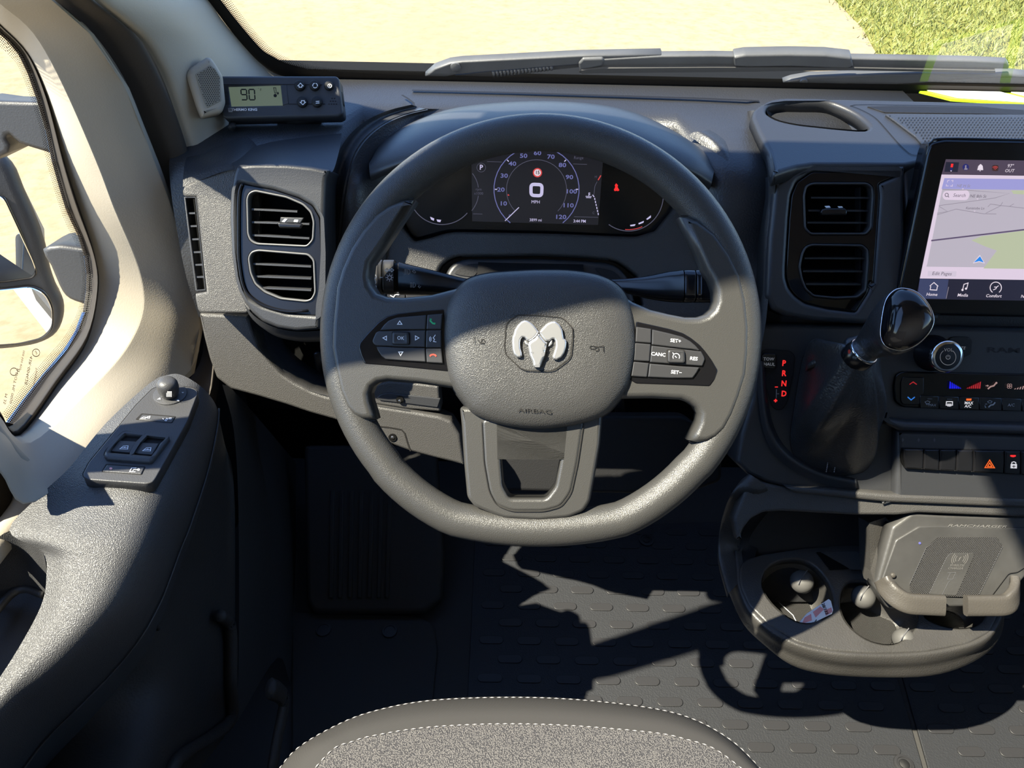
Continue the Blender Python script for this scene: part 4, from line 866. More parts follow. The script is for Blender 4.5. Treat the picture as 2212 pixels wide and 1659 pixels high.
# ---- papers on the dash
fo = thing('folder', PZ(2120, 215, .868), 'lime green edged folder with white papers lying under the windscreen', 'folder')
FP = Pl((0, 1.05, .858), (0, .16, 1))
fx0 = FP.loc(1992, 206)[0]
plate('cover', [[(fx0, 0), (fx0 + .30, 0), (fx0 + .30, -.14), (fx0 + .015, -.06)]], FP, .003, 0, M['lime'], fo, off=.004, local=True)
plate('sheet', [[(fx0 + .010, -.001), (fx0 + .11, -.001), (fx0 + .118, -.084), (fx0 + .025, -.056)]], FP, .001, 0, M['paper'], fo, off=.0055, local=True)
plate('sheet', [[(fx0 + .125, -.003), (fx0 + .29, -.003), (fx0 + .29, -.132), (fx0 + .135, -.088)]], FP, .001, 0, M['paper'], fo, off=.0055, local=True)
# ================================================================== centre stack
CT = Pl(FA.at(1850, 357, .004), (0, -.12, 1))
ctop = [(1624, 251), (1626, 238), (1640, 226), (1661, 218), (1692, 214), (1813, 213), (1996, 217), (2117, 220), (2560, 228), (2560, 345), (2010, 345), (1957, 356), (1860, 355), (1757, 355), (1722, 360), (1695, 368), (1672, 376), (1661, 325), (1638, 283)]
pocket = sm([(1656, 240), (1662, 226), (1690, 218), (1740, 218), (1782, 219), (1812, 227), (1850, 246), (1877, 270), (1866, 281), (1813, 278), (1765, 273), (1722, 268), (1685, 260), (1664, 250)], 3)
plate('centre_top', [fil(ctop, 4), pocket], CT, .016, .005, M['dash_s'], dash)
rimp = [CT.at(x, y, -.005) for x, y in pocket]; cpk = sum(rimp) / len(rimp)
loft('pocket', [rimp, [p + (cpk - p) * .12 - A((0, 0, .012)) for p in rimp], [p + (cpk - p) * .35 - A((0, 0, .030)) for p in rimp], [p + (cpk - p) * .75 - A((0, 0, .036)) for p in rimp], [p + (cpk - p) * .99 - A((0, 0, .036)) for p in rimp]], M['dash_s'], dash, lin=True)
gr = fil([(1912, 246), (1935, 245), (2560, 250), (2560, 345), (2012, 345), (1998, 318), (1980, 296), (1932, 260)], 4)
plate('speaker_grille', [gr], CT, .003, .001, M['dash'], dash, off=.0025)
dots = []
gi = [tuple(p) for p in gr]; gi = inset(gi if area2(gi) > 0 else gi[::-1], 6)
for j in range(15):
    yy = 250 + j * 4.4 + j * j * .10
    for i in range(86):
        x = 1915 + i * 7.6 + (j % 2) * 3.8
        if x < 2290 and yy < 330 and inside(x, yy, gi): dots.append(circ(x, yy, 1.9 + .04 * j, 1.0 + .055 * j, 7))
polys('perforation', dots, CT, M['dark'], dash, off=.0032, kind='stuff')
strokes('panel_gap', [catmull(K('c3', (1050, 398), (1130, 430), (1215, 480), (1290, 560), (1360, 640), (1420, 700), (1465, 728), (1540, 730)), 4)], 2.2, CT, M['dark'], dash, off=.0006)
strokes('panel_gap', [K('wr', (975, 456), (1010, 448), (1090, 446), (1500, 452), (1900, 462), (2212, 495))], 1.8, CT, M['dark'], dash, off=.0006)
plate('rear_step', [K('wr', (1100, 460), (1300, 456), (1900, 468), (2212, 485), (2212, 520), (1900, 512), (1225, 502))], CT, .002, .0005, M['black'], dash, off=.0012)
# driver side flank of the stack
fl_a = [(1626, 238), (1638, 283), (1661, 325), (1671, 374), (1671, 422), (1665, 470), (1661, 518), (1658, 615), (1652, 690), (1640, 760)]
loft('stack_flank', [[(CT if i < 4 else FA).at(x + 3, y, -.001) for i, (x, y) in enumerate(fl_a)], [(CT if i < 4 else FA).at(x - 10, y + 2, -.012) for i, (x, y) in enumerate(fl_a)], [(CT if i < 4 else FA).at(x - 16, y + 4, -.05) for i, (x, y) in enumerate(fl_a)]], M['dash_g'], dash, nu=4, nv=4)
face = [(1671, 376), (1683, 390), (1697, 384), (1725, 361), (1757, 356), (1957, 356), (1962, 420), (1964, 520), (1964, 700), (2560, 700), (2560, 940), (1700, 690), (1675, 690), (1655, 660), (1661, 518), (1671, 422)]
vh = fil(K('c3', (790, 845), (1365, 843), (1345, 872), (1232, 922), (1243, 1000), (1222, 1300), (1200, 1600)) + K('c4', (1190, 80), (1160, 170), (1100, 262), (1085, 290), (900, 268), (750, 232), (680, 182), (640, 130), (620, 60)) + K('c3', (620, 1480), (640, 1150), (655, 1000), (690, 915)), 6)
top_face = [(1671, 376), (1683, 391), (1697, 385), (1725, 362), (1757, 356), (1957, 357), (1955, 420), (1957, 520), (1950, 600), (1938, 690), (1880, 700), (1760, 694), (1700, 684), (1668, 668), (1656, 640), (1661, 518), (1671, 422)]
plate('vent_surround', [fil(top_face, 5), vh], FA, .04, .006, M['dash_s'], dash, off=.002)
v3 = thing('air_vent', FA.at(1800, 520), 'double air vent right of the steering wheel in an upright gloss black bezel', 'air vent', 'air vents')
u3 = fil(K('c3', (730, 1000), (745, 935), (795, 913), (1160, 913), (1200, 940), (1207, 1000), (1192, 1220), (1155, 1265), (780, 1265), (738, 1222)), 6)
l3 = fil(K('c3', (700, 1480), (718, 1390), (742, 1345), (785, 1325), (1130, 1330), (1170, 1365), (1172, 1450), (1160, 1580)) + K('c4', (1155, 150), (1100, 198), (950, 205), (800, 190), (742, 140), (715, 70)), 6)
plate('bezel', [vh, u3, l3], FA, .014, .0012, M['gloss'], v3, off=.001)
ringplate('upper_ring', u3, 4.5, FA, .0025, M['button'], v3); ringplate('lower_ring', l3, 4.5, FA, .0025, M['button'], v3)
plate('cavity', [vh], FA, .004, 0, M['void'], v3, off=-.034)
for y, xa, xb in ((427, 1752, 1880), (455, 1746, 1877), (481, 1744, 1876), (558, 1738, 1868), (586, 1735, 1864), (614, 1741, 1860)):
    slat(xa, y, xb, y + .5, FA, -.003, .022, M['black'], v3, tap=4)
for y0, y1 in ((405, 500), (535, 635)): vane(1858, y0, y1, FA, -.014, v3)
plate('tab', [fil(K('c3', (848, 1112), (860, 1092), (900, 1085), (1010, 1085), (1030, 1100), (1025, 1132), (860, 1134)), 2)], FA, .012, .002, M['gloss2'], v3, off=.003)
polys('tab_mark', [K('c3', (872, 1072), (905, 1070), (915, 1082), (885, 1084)), K('c3', (960, 1074), (990, 1074), (998, 1082), (970, 1084))], FA, M['white'], v3, off=-.002)
plate('centre_face_right', [[(1950, 358), (2030, 358), (2030, 690), (1936, 694), (1952, 600), (1960, 480)]], FA, .02, .004, M['dash_s'], dash, off=-.006)
# ---- touch screen
TS = lean((.55, .765, .80), 24)
ts = thing('touchscreen', TS.at(2080, 480), 'tall tablet style touchscreen showing a map in a gloss black frame', 'screen')
bez = fil([(1938, 668), (1944, 620), (2004, 330), (2012, 308), (2040, 301), (2212, 304), (2620, 312), (2620, 695), (1955, 681)], 10)
plate('frame', [bez], TS, .022, .004, M['gloss'], ts)
tube('edge_trim', catmull([TS.at(x, y, -.004) for x, y in [(1936, 668), (1943, 620), (1975, 475), (2003, 330), (2012, 308), (2040, 300), (2212, 303), (2600, 311)]], 4), .0016, M['gloss2'], ts, ns=8)
M['s_top'] = glow('screen_bar', (.085, .060, .095), .9); M['s_mid'] = glow('screen_page', (.86, .72, .88), .85); M['s_map'] = glow('screen_map', (.58, .53, .62), .85)
M['s_sky'] = glow('screen_blue', (.40, .39, .78), .85); M['s_grn'] = glow('screen_green', (.57, .62, .43), .85); M['s_road'] = glow('screen_road', (.14, .10, .19), .8)
M['s_thin'] = glow('screen_thin_road', (.33, .29, .36), .85); M['s_bot'] = glow('screen_dock', (.018, .016, .035), .9); M['s_wht'] = glow('screen_white', (.90, .80, .90), .9)
M['s_blu'] = glow('screen_arrow', (.02, .25, .85), .95); M['s_btn'] = glow('screen_button', (.76, .66, .80), .85); M['s_home'] = glow('screen_home', (.05, .06, .14), .9); M['s_txt'] = glow('screen_text', (.16, .13, .18), .8)
def tsx(x, y): return (x, y)
O = .0006
polys('display', [[(2043, 344), (2600, 353), (2600, 382), (2034, 377)]], TS, M['s_top'], ts, off=O)
polys('page', [[(2034, 377), (2600, 385), (2600, 610), (1987, 601.5)]], TS, M['s_mid'], ts, off=O)
polys('dock', [[(1987, 601.5), (2600, 610), (2600, 655), (1978, 646)]], TS, M['s_bot'], ts, off=O)
polys('map', [[(2040, 385), (2600, 391), (2600, 583), (2001, 576), (2003, 570)]], TS, M['s_map'], ts, off=O + .0003)
polys('map_sky', [[(2040, 385), (2600, 391), (2600, 415), (2034, 408)]], TS, M['s_sky'], ts, off=O + .0005)
polys('map_park', [K('sc', (848, 1265), (975, 1097), (870, 1060), (735, 1000), (830, 962), (1250, 905), (1700, 830), (1700, 1275)), K('sc', (1110, 530), (1300, 530), (1300, 572), (1130, 562))], TS, M['s_grn'], ts, off=O + .0005)
strokes('main_road', [K('sc', (356, 1003), (760, 955), (1231, 900), (1600, 850))], 3.2, TS, M['s_road'], ts, off=O + .0008)
strokes('side_road', [K('sc', (428, 673), (790, 625), (960, 600), (1095, 558), (700, 528), (460, 520)), K('sc', (412, 745), (510, 728), (430, 680)), K('sc', (410, 760), (590, 706), (850, 750), (970, 752)), K('sc', (870, 745), (1015, 672), (1231, 697)), K('sc', (890, 685), (915, 658), (1010, 672), (1030, 640)), K('sc', (1095, 680), (1135, 655))], 1.1, TS, M['s_thin'], ts, off=O + .0008)
polys('search_field', [fil(K('sc', (475, 535), (700, 528), (720, 560), (700, 622), (480, 618), (460, 585)), 7)], TS, M['s_mid'], ts, off=O + .001)
text('Search', *K('sc', (622, 577))[0], 7, TS, M['s_txt'], ts, O + .0014, shear=.12)
cs_ = K('sc', (502, 572))[0]; strokes('search_icon', [carc(*cs_, 3.6, 0, 360, 16), [(cs_[0] + 2.6, cs_[1] + 2.6), (cs_[0] + 5, cs_[1] + 5.2)]], 1.3, TS, M['s_txt'], ts, off=O + .0014)
for s, x, y, h in (('NE H St', 660, 488, 6), ('NE 8th St', 798, 585, 6.2), ('Kaniatobe Ln', 770, 698, 5.2)):
    text(s, *K('sc', (x, y))[0], h, TS, M['s_txt'] if 'H' not in s else M['s_thin'], ts, O + .0014, shear=.12)
for x, y in ((655, 517), (793, 612), (765, 727)): polys('label_pointer', [K('sc', (x - 10, y - 6), (x + 10, y - 6), (x, y + 6))], TS, M['s_mid'], ts, off=O + .0012)
strokes('expand_icon', [K('sc', (508, 455), (512, 436), (530, 434)), K('sc', (545, 436), (562, 434), (558, 452)), K('sc', (500, 470), (498, 488), (520, 488)), K('sc', (535, 488), (555, 490), (557, 472))], 1.2, TS, M['s_mid'], ts, off=O + .0012)
polys('position_arrow_edge', [K('sc', (815, 1138), (862, 1218), (808, 1204), (748, 1218))], TS, M['s_wht'], ts, off=O + .0012)
polys('position_arrow', [K('sc', (816, 1150), (852, 1210), (808, 1196), (758, 1209))], TS, M['s_blu'], ts, off=O + .0015)
polys('edit_button', [K('sc', (325, 1288), (595, 1293), (590, 1343), (320, 1338))], TS, M['s_btn'], ts, off=O + .0008)
text('Edit Pages', *K('sc', (457, 1315))[0], 7.2, TS, M['s_txt'], ts, O + .0012, shear=.1)
text('97°', *K('sc', (1104, 300))[0], 7, TS, M['s_wht'], ts, O + .0008, shear=.1); text('OUT', *K('sc', (1095, 345))[0], 6.5, TS, M['s_wht'], ts, O + .0008, shear=.1)
polys('status_tile', [K('sc', (495, 262), (620, 265), (605, 357), (480, 354))], TS, M['s_bot'], ts, off=O + .0004)
polys('status_icon', [K('sc', (543, 278), (566, 278), (560, 312), (538, 312))], TS, M['gled'], ts, off=O + .0008)
M['s_navy'] = glow('screen_navy', (.02, .02, .16), .9); M['s_brown'] = glow('screen_brown', (.06, .025, .02), .9)
polys('status_icon', [K('sc', (537, 318), (559, 318), (552, 348), (533, 345)), circ(*K('sc', (682, 310))[0], 7, n=20)], TS, M['s_navy'], ts, off=O + .0008)
polys('status_icon', [K('sc', (535, 342), (552, 342), (543, 353)), K('sc', (790, 338), (800, 300), (812, 288), (822, 280), (832, 288), (842, 300), (846, 338)), K('sc', (808, 342), (826, 342), (817, 350))], TS, M['s_wht'], ts, off=O + .001)
polys('status_icon', [fil(K('sc', (932, 290), (992, 290), (988, 348), (928, 346)), 4)], TS, M['s_brown'], ts, off=O + .0008)
strokes('status_symbol', [[K('sc', (682, 292))[0], K('sc', (680, 328))[0]], K('sc', (668, 328), (698, 328))], 3, TS, M['s_thin'], ts, off=O + .001); strokes('status_symbol', [K('sc', (935, 312), (960, 303), (985, 312)), K('sc', (945, 322), (960, 316), (975, 323)), K('sc', (955, 332), (963, 332))], 1.3, TS, M['lcr'], ts, off=O + .001)
polys('home_tile', [K('sc', (248, 1362), (520, 1370), (495, 1552), (225, 1548))], TS, M['s_home'], ts, off=O + .0004)
strokes('dock_icon', [K('sc', (342, 1432), (382, 1398), (422, 1434)), K('sc', (352, 1432), (346, 1466), (408, 1470), (414, 1434)), K('sc', (652, 1470), (665, 1415), (704, 1402), (692, 1452)), [*carc(*K('sc', (965, 1447))[0], 12.2, 125, 415, 26)], K('sc', (940, 1468), (965, 1458), (975, 1440), (992, 1428)), K('sc', (950, 1440), (972, 1442))], 1.7, TS, M['s_wht'], ts, off=O + .0008)
polys('dock_icon', [circ(*K('sc', (651, 1468))[0], 2.4, n=12), circ(*K('sc', (684, 1456))[0], 2.4, n=12)], TS, M['s_wht'], ts, off=O + .0008)
for s, x, y in (('Home', 362, 1511), ('Media', 653, 1518), ('Comfort', 945, 1525), ('Nav', 1235, 1530)): text(s, *K('sc', (x, y))[0], 6.6, TS, M['s_wht'], ts, O + .0008, shear=.12, bold=.008)
strokes('dock_divider', [K('sc', (520, 1440), (497, 1550))], 1.2, TS, M['s_thin'], ts, off=O + .0008)
# ---- lower stack
LOWB = [(1640, 700), (1700, 700), (2560, 716), (2560, 1110), (1918, 1083), (1800, 1072), (1719, 1060), (1660, 1046), (1618, 1028), (1590, 1000), (1600, 940), (1625, 860), (1634, 780)]
clh = fil([(1936, 804), (1947, 801), (2560, 812), (2560, 922), (1960, 905), (1934, 886), (1930, 835)], 8)
plate('centre_stack_lower', [fil(LOWB, 8)], FA, .05, .006, M['dash_s'], dash, off=-.016)
loft('stack_edge', [[FA.at(x, y, -.012) for x, y in [(1634, 780), (1640, 880), (1655, 950), (1690, 1000), (1760, 1040), (1850, 1062)]], [FA.at(x, y, -.006) for x, y in [(1646, 780), (1652, 876), (1668, 942), (1704, 988), (1770, 1024), (1850, 1042)]], [FA.at(x, y, -.014) for x, y in [(1652, 780), (1660, 870), (1678, 936), (1712, 980), (1776, 1016), (1850, 1034)]]], M['dash_s'], dash)
sf = fil([(1938, 930), (2560, 950), (2560, 1106), (1900, 1082), (1936, 1070)], 5)
plate('switch_fascia', [sf], FA, .03, .006, M['dash_s'], dash, off=-.002)
plate('ledge', [fil([(1905, 890), (1925, 906), (1960, 912), (2560, 928), (2560, 952), (1945, 932), (1915, 918)], 4)], FA, .04, .006, M['dash_s'], dash, off=.003)
plate('apron_step', [[(1700, 1054), (1918, 1068), (2560, 1090), (2560, 1112), (1918, 1086), (1719, 1066)]], FA, .03, .004, M['dash_g'], dash, off=.000)
text('RAM', 2168, 757, 11, FA, M['black'], dash, -.0155, sx=2.3, name='embossed_name', bold=.02)
for i, x in enumerate((212, 358, 503)):
    p = K('cm', (x, 980))[0]; polys('arrow_mark', [[(p[0], p[1] - 5), (p[0] + 3, p[1]), (p[0], p[1] + 5), (p[0] - 2, p[1])]], FA, M['dimprint'], dash, off=-.0015)
gs = thing('gear_indicator', FA.at(1680, 820, -.016), 'selector panel with red P R N D letters and a tow haul button', 'panel')
G = lambda *p: K('gl', *p)
gout = fil(G((20, 548), (60, 530), (265, 543), (308, 590), (290, 750), (240, 985), (200, 1045), (150, 1052), (108, 1020), (80, 920), (20, 720)), 8)
plate('plate', [gout], FA, .006, .001, M['black'], gs, off=-.0145)
strokes('gap', [[tuple(p) for p in gout] + [tuple(gout[0])]], 1.3, FA, M['dark'], gs, off=-.0140)
plate('tow_haul_button', [fil(G((25, 585), (40, 568), (140, 570), (148, 585), (146, 690), (130, 700), (40, 695), (27, 680)), 3)], FA, .004, .001, M['gloss2'], gs, off=-.0115)
text('TOW', *G((82, 616))[0], 6.6, FA, M['backlit'], gs, -.0110, bold=.01); text('HAUL', *G((86, 660))[0], 6.6, FA, M['backlit'], gs, -.0110, bold=.01)
for s, y in (('P', 652), ('R', 738), ('N', 825), ('D', 912)): text(s, *G((211, y))[0], 12, FA, M['gled'], gs, -.0140, bold=.03, sx=.9)
text('+', *G((140, 972))[0], 9, FA, M['gled'], gs, -.0140, bold=.06); strokes('minus_sign', [G((134, 853), (160, 853))], 2, FA, M['gled'], gs, off=-.0140)
strokes('shift_gate', [G((147, 872), (145, 948)), G((146, 911), (170, 911))], 1.8, FA, M['greyprint'], gs, off=-.0140)
# ---- gear lever
gv = thing('gear_lever', FA.at(1800, 960, -.016), 'gear lever with glossy black knob and black leather gaiter', 'gear lever')
bl = sm(G((380, 592), (440, 548), (520, 520), (640, 512), (800, 540), (920, 600), (968, 680), (950, 830), (945, 960), (965, 1150), (970, 1300), (965, 1450), (930, 1540), (840, 1592), (680, 1606), (500, 1572), (365, 1512), (292, 1425), (265, 1290), (288, 1090), (338, 770)), 3)
strokes('gaiter_gap', [[tuple(p) for p in bl] + [tuple(bl[0])]], 3, FA, M['dark'], gv, off=-.0145)
base = [FA.at(x, y, -.015) for x, y in bl]; N_ = len(base)
knobc = PD(1958, 690, .75); colc = PD(1855, 768, .800); ax = nrm(PD(1925, 708, .765) - colc)
cu_ = nrm(np.cross(ax, FWD)); cv_ = np.cross(cu_, ax)
bc = sum(base) / N_
def ringat(c, r, ry, k=0):
    out = []
    for i, b in enumerate(base):
        d = b - bc; a = math.atan2(np.dot(d, FA.ey), np.dot(d, FA.ex))
        out.append(c + (FA.ex * math.cos(a) * .75 + FA.ey * math.sin(a) * .75 + 0 * ax) * r)
    return out
tops = []
for b in base:
    d = b - bc; d = d - ax * np.dot(d, ax); tops.append(colc + nrm(d) * .0145)
rings = [base]
for t, bulge in ((.06, .95), (.2, .86), (.38, .74), (.56, .60), (.74, .42), (.88, .22), (1.0, 0)):
    R_ = []
    for i, (b, tp) in enumerate(zip(base, tops)):
        ang = 2 * math.pi * i / N_
        cc = bc + (colc - bc) * t + FA.n * .012 * math.sin(math.pi * t)
        rel = (b - bc) * bulge + (tp - colc) * (1 - bulge)
        wr = 1 + (.13 * math.sin(2 * ang + 5 * t + .6) + .09 * math.sin(5 * ang + 3 * t) + .05 * math.sin(9 * ang + 2)) * math.sin(math.pi * t) ** .7
        R_.append(cc + rel * wr)
    rings.append(R_)
loft('gaiter', rings, M['boot'], gv, nu=2, nv=4, closed=True)
tube('gaiter_fold', catmull([FA.at(*p, o_) for p, o_ in zip(G((405, 712), (440, 668), (530, 630), (600, 590), (660, 560), (720, 540)), (.016, .026, .036, .042, .044, .044))], 5), .0055, M['boot'], gv, ns=10, taper=[.3, 1, .9, .4])
tube('gaiter_fold', catmull([FA.at(*p, o_) for p, o_ in zip(G((400, 1410), (455, 1330), (475, 1200), (490, 1000), (520, 820), (560, 700)), (-.002, .010, .022, .032, .040, .044))], 5), .007, M['boot'], gv, ns=10, taper=[.2, 1, 1, .5])
tube('gaiter_fold', catmull([FA.at(*p, o_) for p, o_ in zip(G((905, 1530), (905, 1400), (925, 1200), (950, 1000), (960, 800)), (-.006, .0, .004, .010, .02))], 5), .004, M['boot'], gv, ns=10, taper=[.3, 1, 1, .4])
st_ = []
for xs in ((605, 572), (672, 640)):
    for i in range(13):
        t = i / 12; x = xs[0] + (xs[1] - xs[0]) * t; y = 1385 + 190 * t; st_.append([G((x + 1.5, y - 5))[0], G((x - 1.5, y + 5))[0]])
strokes('stitching', st_, 1.8, FA, M['greyprint'], gv, off=-.0015, kind='stuff')
tube('gaiter_seam', catmull([FA.at(*p, o_) for p, o_ in zip(G((605, 1575), (640, 1380), (690, 1180), (708, 1000), (712, 900)), (-.008, .004, .014, .022, .027))], 5), .0012, M['boot'], gv, ns=8)
lathe('collar', colc - ax * .008, ax, [(.0165, 0), (.0172, .004), (.0172, .010), (.0160, .014)], M['gloss2'], gv)
lathe('collar_ring', colc + ax * .0062, ax, [(.0165, 0), (.0168, .001), (.0160, .0025)], M['chrome'], gv)
polys('red_mark', [circ(*G((768, 552))[0], 3, 5, 10)], Pl(colc - FWD * .018, -FWD), M['red'], gv)
kl = sm(G((1036, 400), (1050, 250), (1082, 112), (1150, 32), (1232, 12), (1340, 44), (1430, 130), (1482, 235), (1480, 325), (1424, 420), (1330, 500), (1220, 540), (1120, 524), (1062, 482)), 4)
KP = Pl(PD(1958, 690, .728), -nrm(ray(1958, 690)) + A((.12, 0, .10)))
dome('knob_face', kl, KP, [(1.0, -.002), (.97, .003), (.90, .0068), (.78, .0105), (.6, .0138), (.4, .0158), (.2, .0168)], M['gloss'], gv)
kn_ = [KP.at(x, y, -.002) for x, y in kl]
tube('knob_ring', kn_, .0007, M['chrome'], gv, closed=True, ns=8, up=tuple(KP.n))
kcx = sum(kn_) / len(kn_)
srows = [[kcx + (p - kcx) * 1.0 for p in kn_]]
for t, s in ((.10, 1.05), (.25, 1.02), (.45, .90), (.65, .74), (.85, .58), (1.0, .46)):
    cc = kcx + (colc + ax * .006 - kcx) * t
    rr_ = []
    for p in kn_:
        d = p - kcx; dn = d - ax * np.dot(d, ax) * min(1, t * 1.3); rr_.append(cc + dn * s)
    srows.append(rr_)
last = []
for p in kn_:
    d = p - kcx; d = d - ax * np.dot(d, ax); last.append(colc + ax * .008 + nrm(d) * .0150)
srows[-1] = last
loft('stem', srows, M['boot'], gv, nu=1, nv=4, closed=True)
# ---- volume knob, mute
vk = thing('volume_knob', FA.at(2010, 770, -.016), 'round silver ringed volume knob beside the gear lever knob', 'knob')
vc = FA.at(2012, 762, -.0155)
lathe('body', vc, FA.n, [(.0220, 0), (.0220, .004), (.0200, .006), (.0190, .030), (.0185, .032)], M['gloss2'], vk)
vt = vc + FA.n * .032
lathe('ring', vt, FA.n, [(.0190, -.004), (.0190, .001), (.0180, .0022), (.0150, .0030), (.0147, .0020)], M['chrome'], vk, ns=40)
lathe('cap', vt, FA.n, [(.0150, 0), (.0150, .0024), (.0145, .0027)], M['black'], vk)
VP = Pl(vt + FA.n * .0030, FA.n); vx, vy = 2023, 766
_p = CAM - 0; q_ = vt + FA.n * .003 - CAM; vx = IW / 2 + FPX * np.dot(q_, RGT) / np.dot(q_, FWD); vy = IH / 2 - FPX * np.dot(q_, UPV) / np.dot(q_, FWD)
strokes('symbol', [carc(vx, vy + 1, 17, -55, 235, 26), carc(vx, vy + 1, 4.5, -60, 240, 14), [(vx, vy - 4.5), (vx, vy + 1)]], 1.3, VP, M['backlit'], vk)
text('VOL', vx + 1, vy - 14.5, 7, VP, M['backlit'], vk)
mb = thing('mute_button', FA.at(2073, 752, -.016), 'flat black mute button right of the volume knob', 'button')
plate('cap', [fil(K('cm', (640, 45), (690, 30), (820, 32), (855, 60), (848, 190), (760, 230), (655, 232)), 6)], FA, .004, .001, M['black'], mb, off=-.0140)
text('MUTE', *K('cm', (738, 136))[0], 6.5, FA, M['backlit'], mb, -.0137, shear=.1)
# ---- climate panel
clp = thing('climate_panel', FA.at(2080, 850, -.016), 'glossy black climate control strip with lit symbols', 'control panel')
plate('frame', [fil([(1931, 836), (1935, 812), (1948, 803), (2560, 815), (2560, 897), (2065, 886), (1950, 880), (1934, 868)], 7)], FA, .010, .002, M['gloss'], clp, off=-.012)
plate('temperature_rocker', [fil(K('cm', (195, 455), (215, 400), (410, 405), (408, 560), (372, 572), (372, 658), (215, 655), (195, 620)), 4)], FA, .004, .001, M['gloss2'], clp, off=-.0105)
bx = [372, 549, 732, 918, 1127, 1308, 1500, 1700, 1900]
for a, b in zip(bx, bx[1:]): plate('button', [K('cm', (a + 3, 574 + (a - 372) * .03), (b - 3, 574 + (b - 372) * .03), (b - 3, 690 + (b - 372) * .03), (a + 3, 688 + (a - 372) * .03))], FA, .006, .001, M['gloss2'], clp, off=-.0095)
C_ = lambda *p: K('cm', *p)
M['l_red'] = glow('climate_red', (.42, .015, .02), .9); M['l_blue'] = glow('climate_blue', (.01, .01, .85), 1.0); M['l_lblue'] = glow('climate_lightblue', (.03, .20, .70), .9); M['l_or'] = glow('climate_orange', (.95, .14, .02), 1.1); M['l_peach'] = glow('climate_peach', (.45, .28, .26), .8); M['l_wht'] = glow('climate_white', (.75, .75, .80), .9)
strokes('symbol', [C_((275, 470), (308, 447), (342, 470))], 2, FA, M['l_red'], clp, off=-.0098)
strokes('symbol', [C_((258, 585), (290, 612), (324, 585))], 2.4, FA, M['l_lblue'], clp, off=-.0098)
polys('cool_scale', [C_(*[(640 + i * 19.5, 508), (655 + i * 19.5, 508), (655 + i * 17, 440 + 62 * (i + .9) / 6.2), (655 + i * 17 - 9, 440 + 62 * i / 6.2)]) for i in range(6)], FA, M['l_blue'], clp, off=-.0098)
polys('heat_scale', [C_(*[(798 + i * 19, 508), (812 + i * 19, 508), (815 + i * 19.5, 500 - 8.8 * (i + .6)), (802 + i * 19.5, 504 - 8.8 * i)]) for i in range(7)], FA, M['l_red'], clp, off=-.0098)
strokes('symbol', [(C_((995, 512), (1020, 490), (1050, 482), (1066, 462)), 3.4), (C_((975, 482), (1000, 482)), 1.6), (C_((990, 474), (1000, 482), (990, 490)), 1.4)], 2, FA, M['l_peach'], clp, off=-.0098); polys('symbol', [circ(*C_((1073, 456))[0], 2.4, n=10)], FA, M['l_peach'], clp, off=-.0098)
strokes('symbol', [carc(*C_((1190 + dx, 486 + dy))[0], 2.6, 0, 360, 10) for dx, dy in ((-6, -10), (14, -10), (-6, 8), (14, 8))], 1.1, FA, M['l_peach'], clp, off=-.0098)
polys('fan_scale', [C_((1235 + i * 24, 515), (1247 + i * 24, 515), (1256 + i * 24, 505 - i * 7), (1244 + i * 24, 507 - i * 7)) for i in range(8)], FA, M['l_peach'], clp, off=-.0098)
polys('indicator', [C_((797, 600), (845, 600), (842, 618), (797, 618))], FA, M['l_or'], clp, off=-.0090)
polys('indicator', [C_((440, 597), (485, 598), (485, 608), (440, 607)), C_((620, 600), (667, 601), (667, 611), (620, 610))], FA, M['dimprint'], clp, off=-.0090)
text('MAX', *C_((820, 641))[0], 6, FA, M['l_wht'], clp, -.0090, bold=.02); text('A/C', *C_((813, 671))[0], 6, FA, M['l_wht'], clp, -.0090, bold=.02)
text('MAX', *C_((484, 660))[0], 5.2, FA, M['greyprint'], clp, -.0090, shear=.15); text('A/C', *C_((1210, 660))[0], 6.2, FA, M['greyprint'], clp, -.0090)
strokes('symbol', [C_((418, 630), (440, 620), (464, 630), (455, 645), (427, 645), (418, 630)), C_((430, 642), (430, 658)), C_((440, 642), (440, 660)), C_((450, 642), (450, 658))], 1.2, FA, M['greyprint'], clp, off=-.0090)
strokes('symbol', [C_((615, 628), (670, 628), (670, 660), (612, 660), (615, 628)), C_((628, 645), (628, 672)), C_((641, 645), (641, 674)), C_((654, 645), (654, 672))], 2.0, FA, M['l_wht'], clp, off=-.0090)
strokes('symbol', [(C_((1000, 680), (1020, 660), (1045, 655), (1062, 634)), 3), (C_((970, 650), (988, 650)), 1.4), (C_((968, 662), (972, 680), (980, 680)), 1.4), (C_((992, 628), (1012, 618), (1034, 626), (1026, 640), (1002, 640), (992, 628)), 1.1)], 1.5, FA, M['greyprint'], clp, off=-.0090)
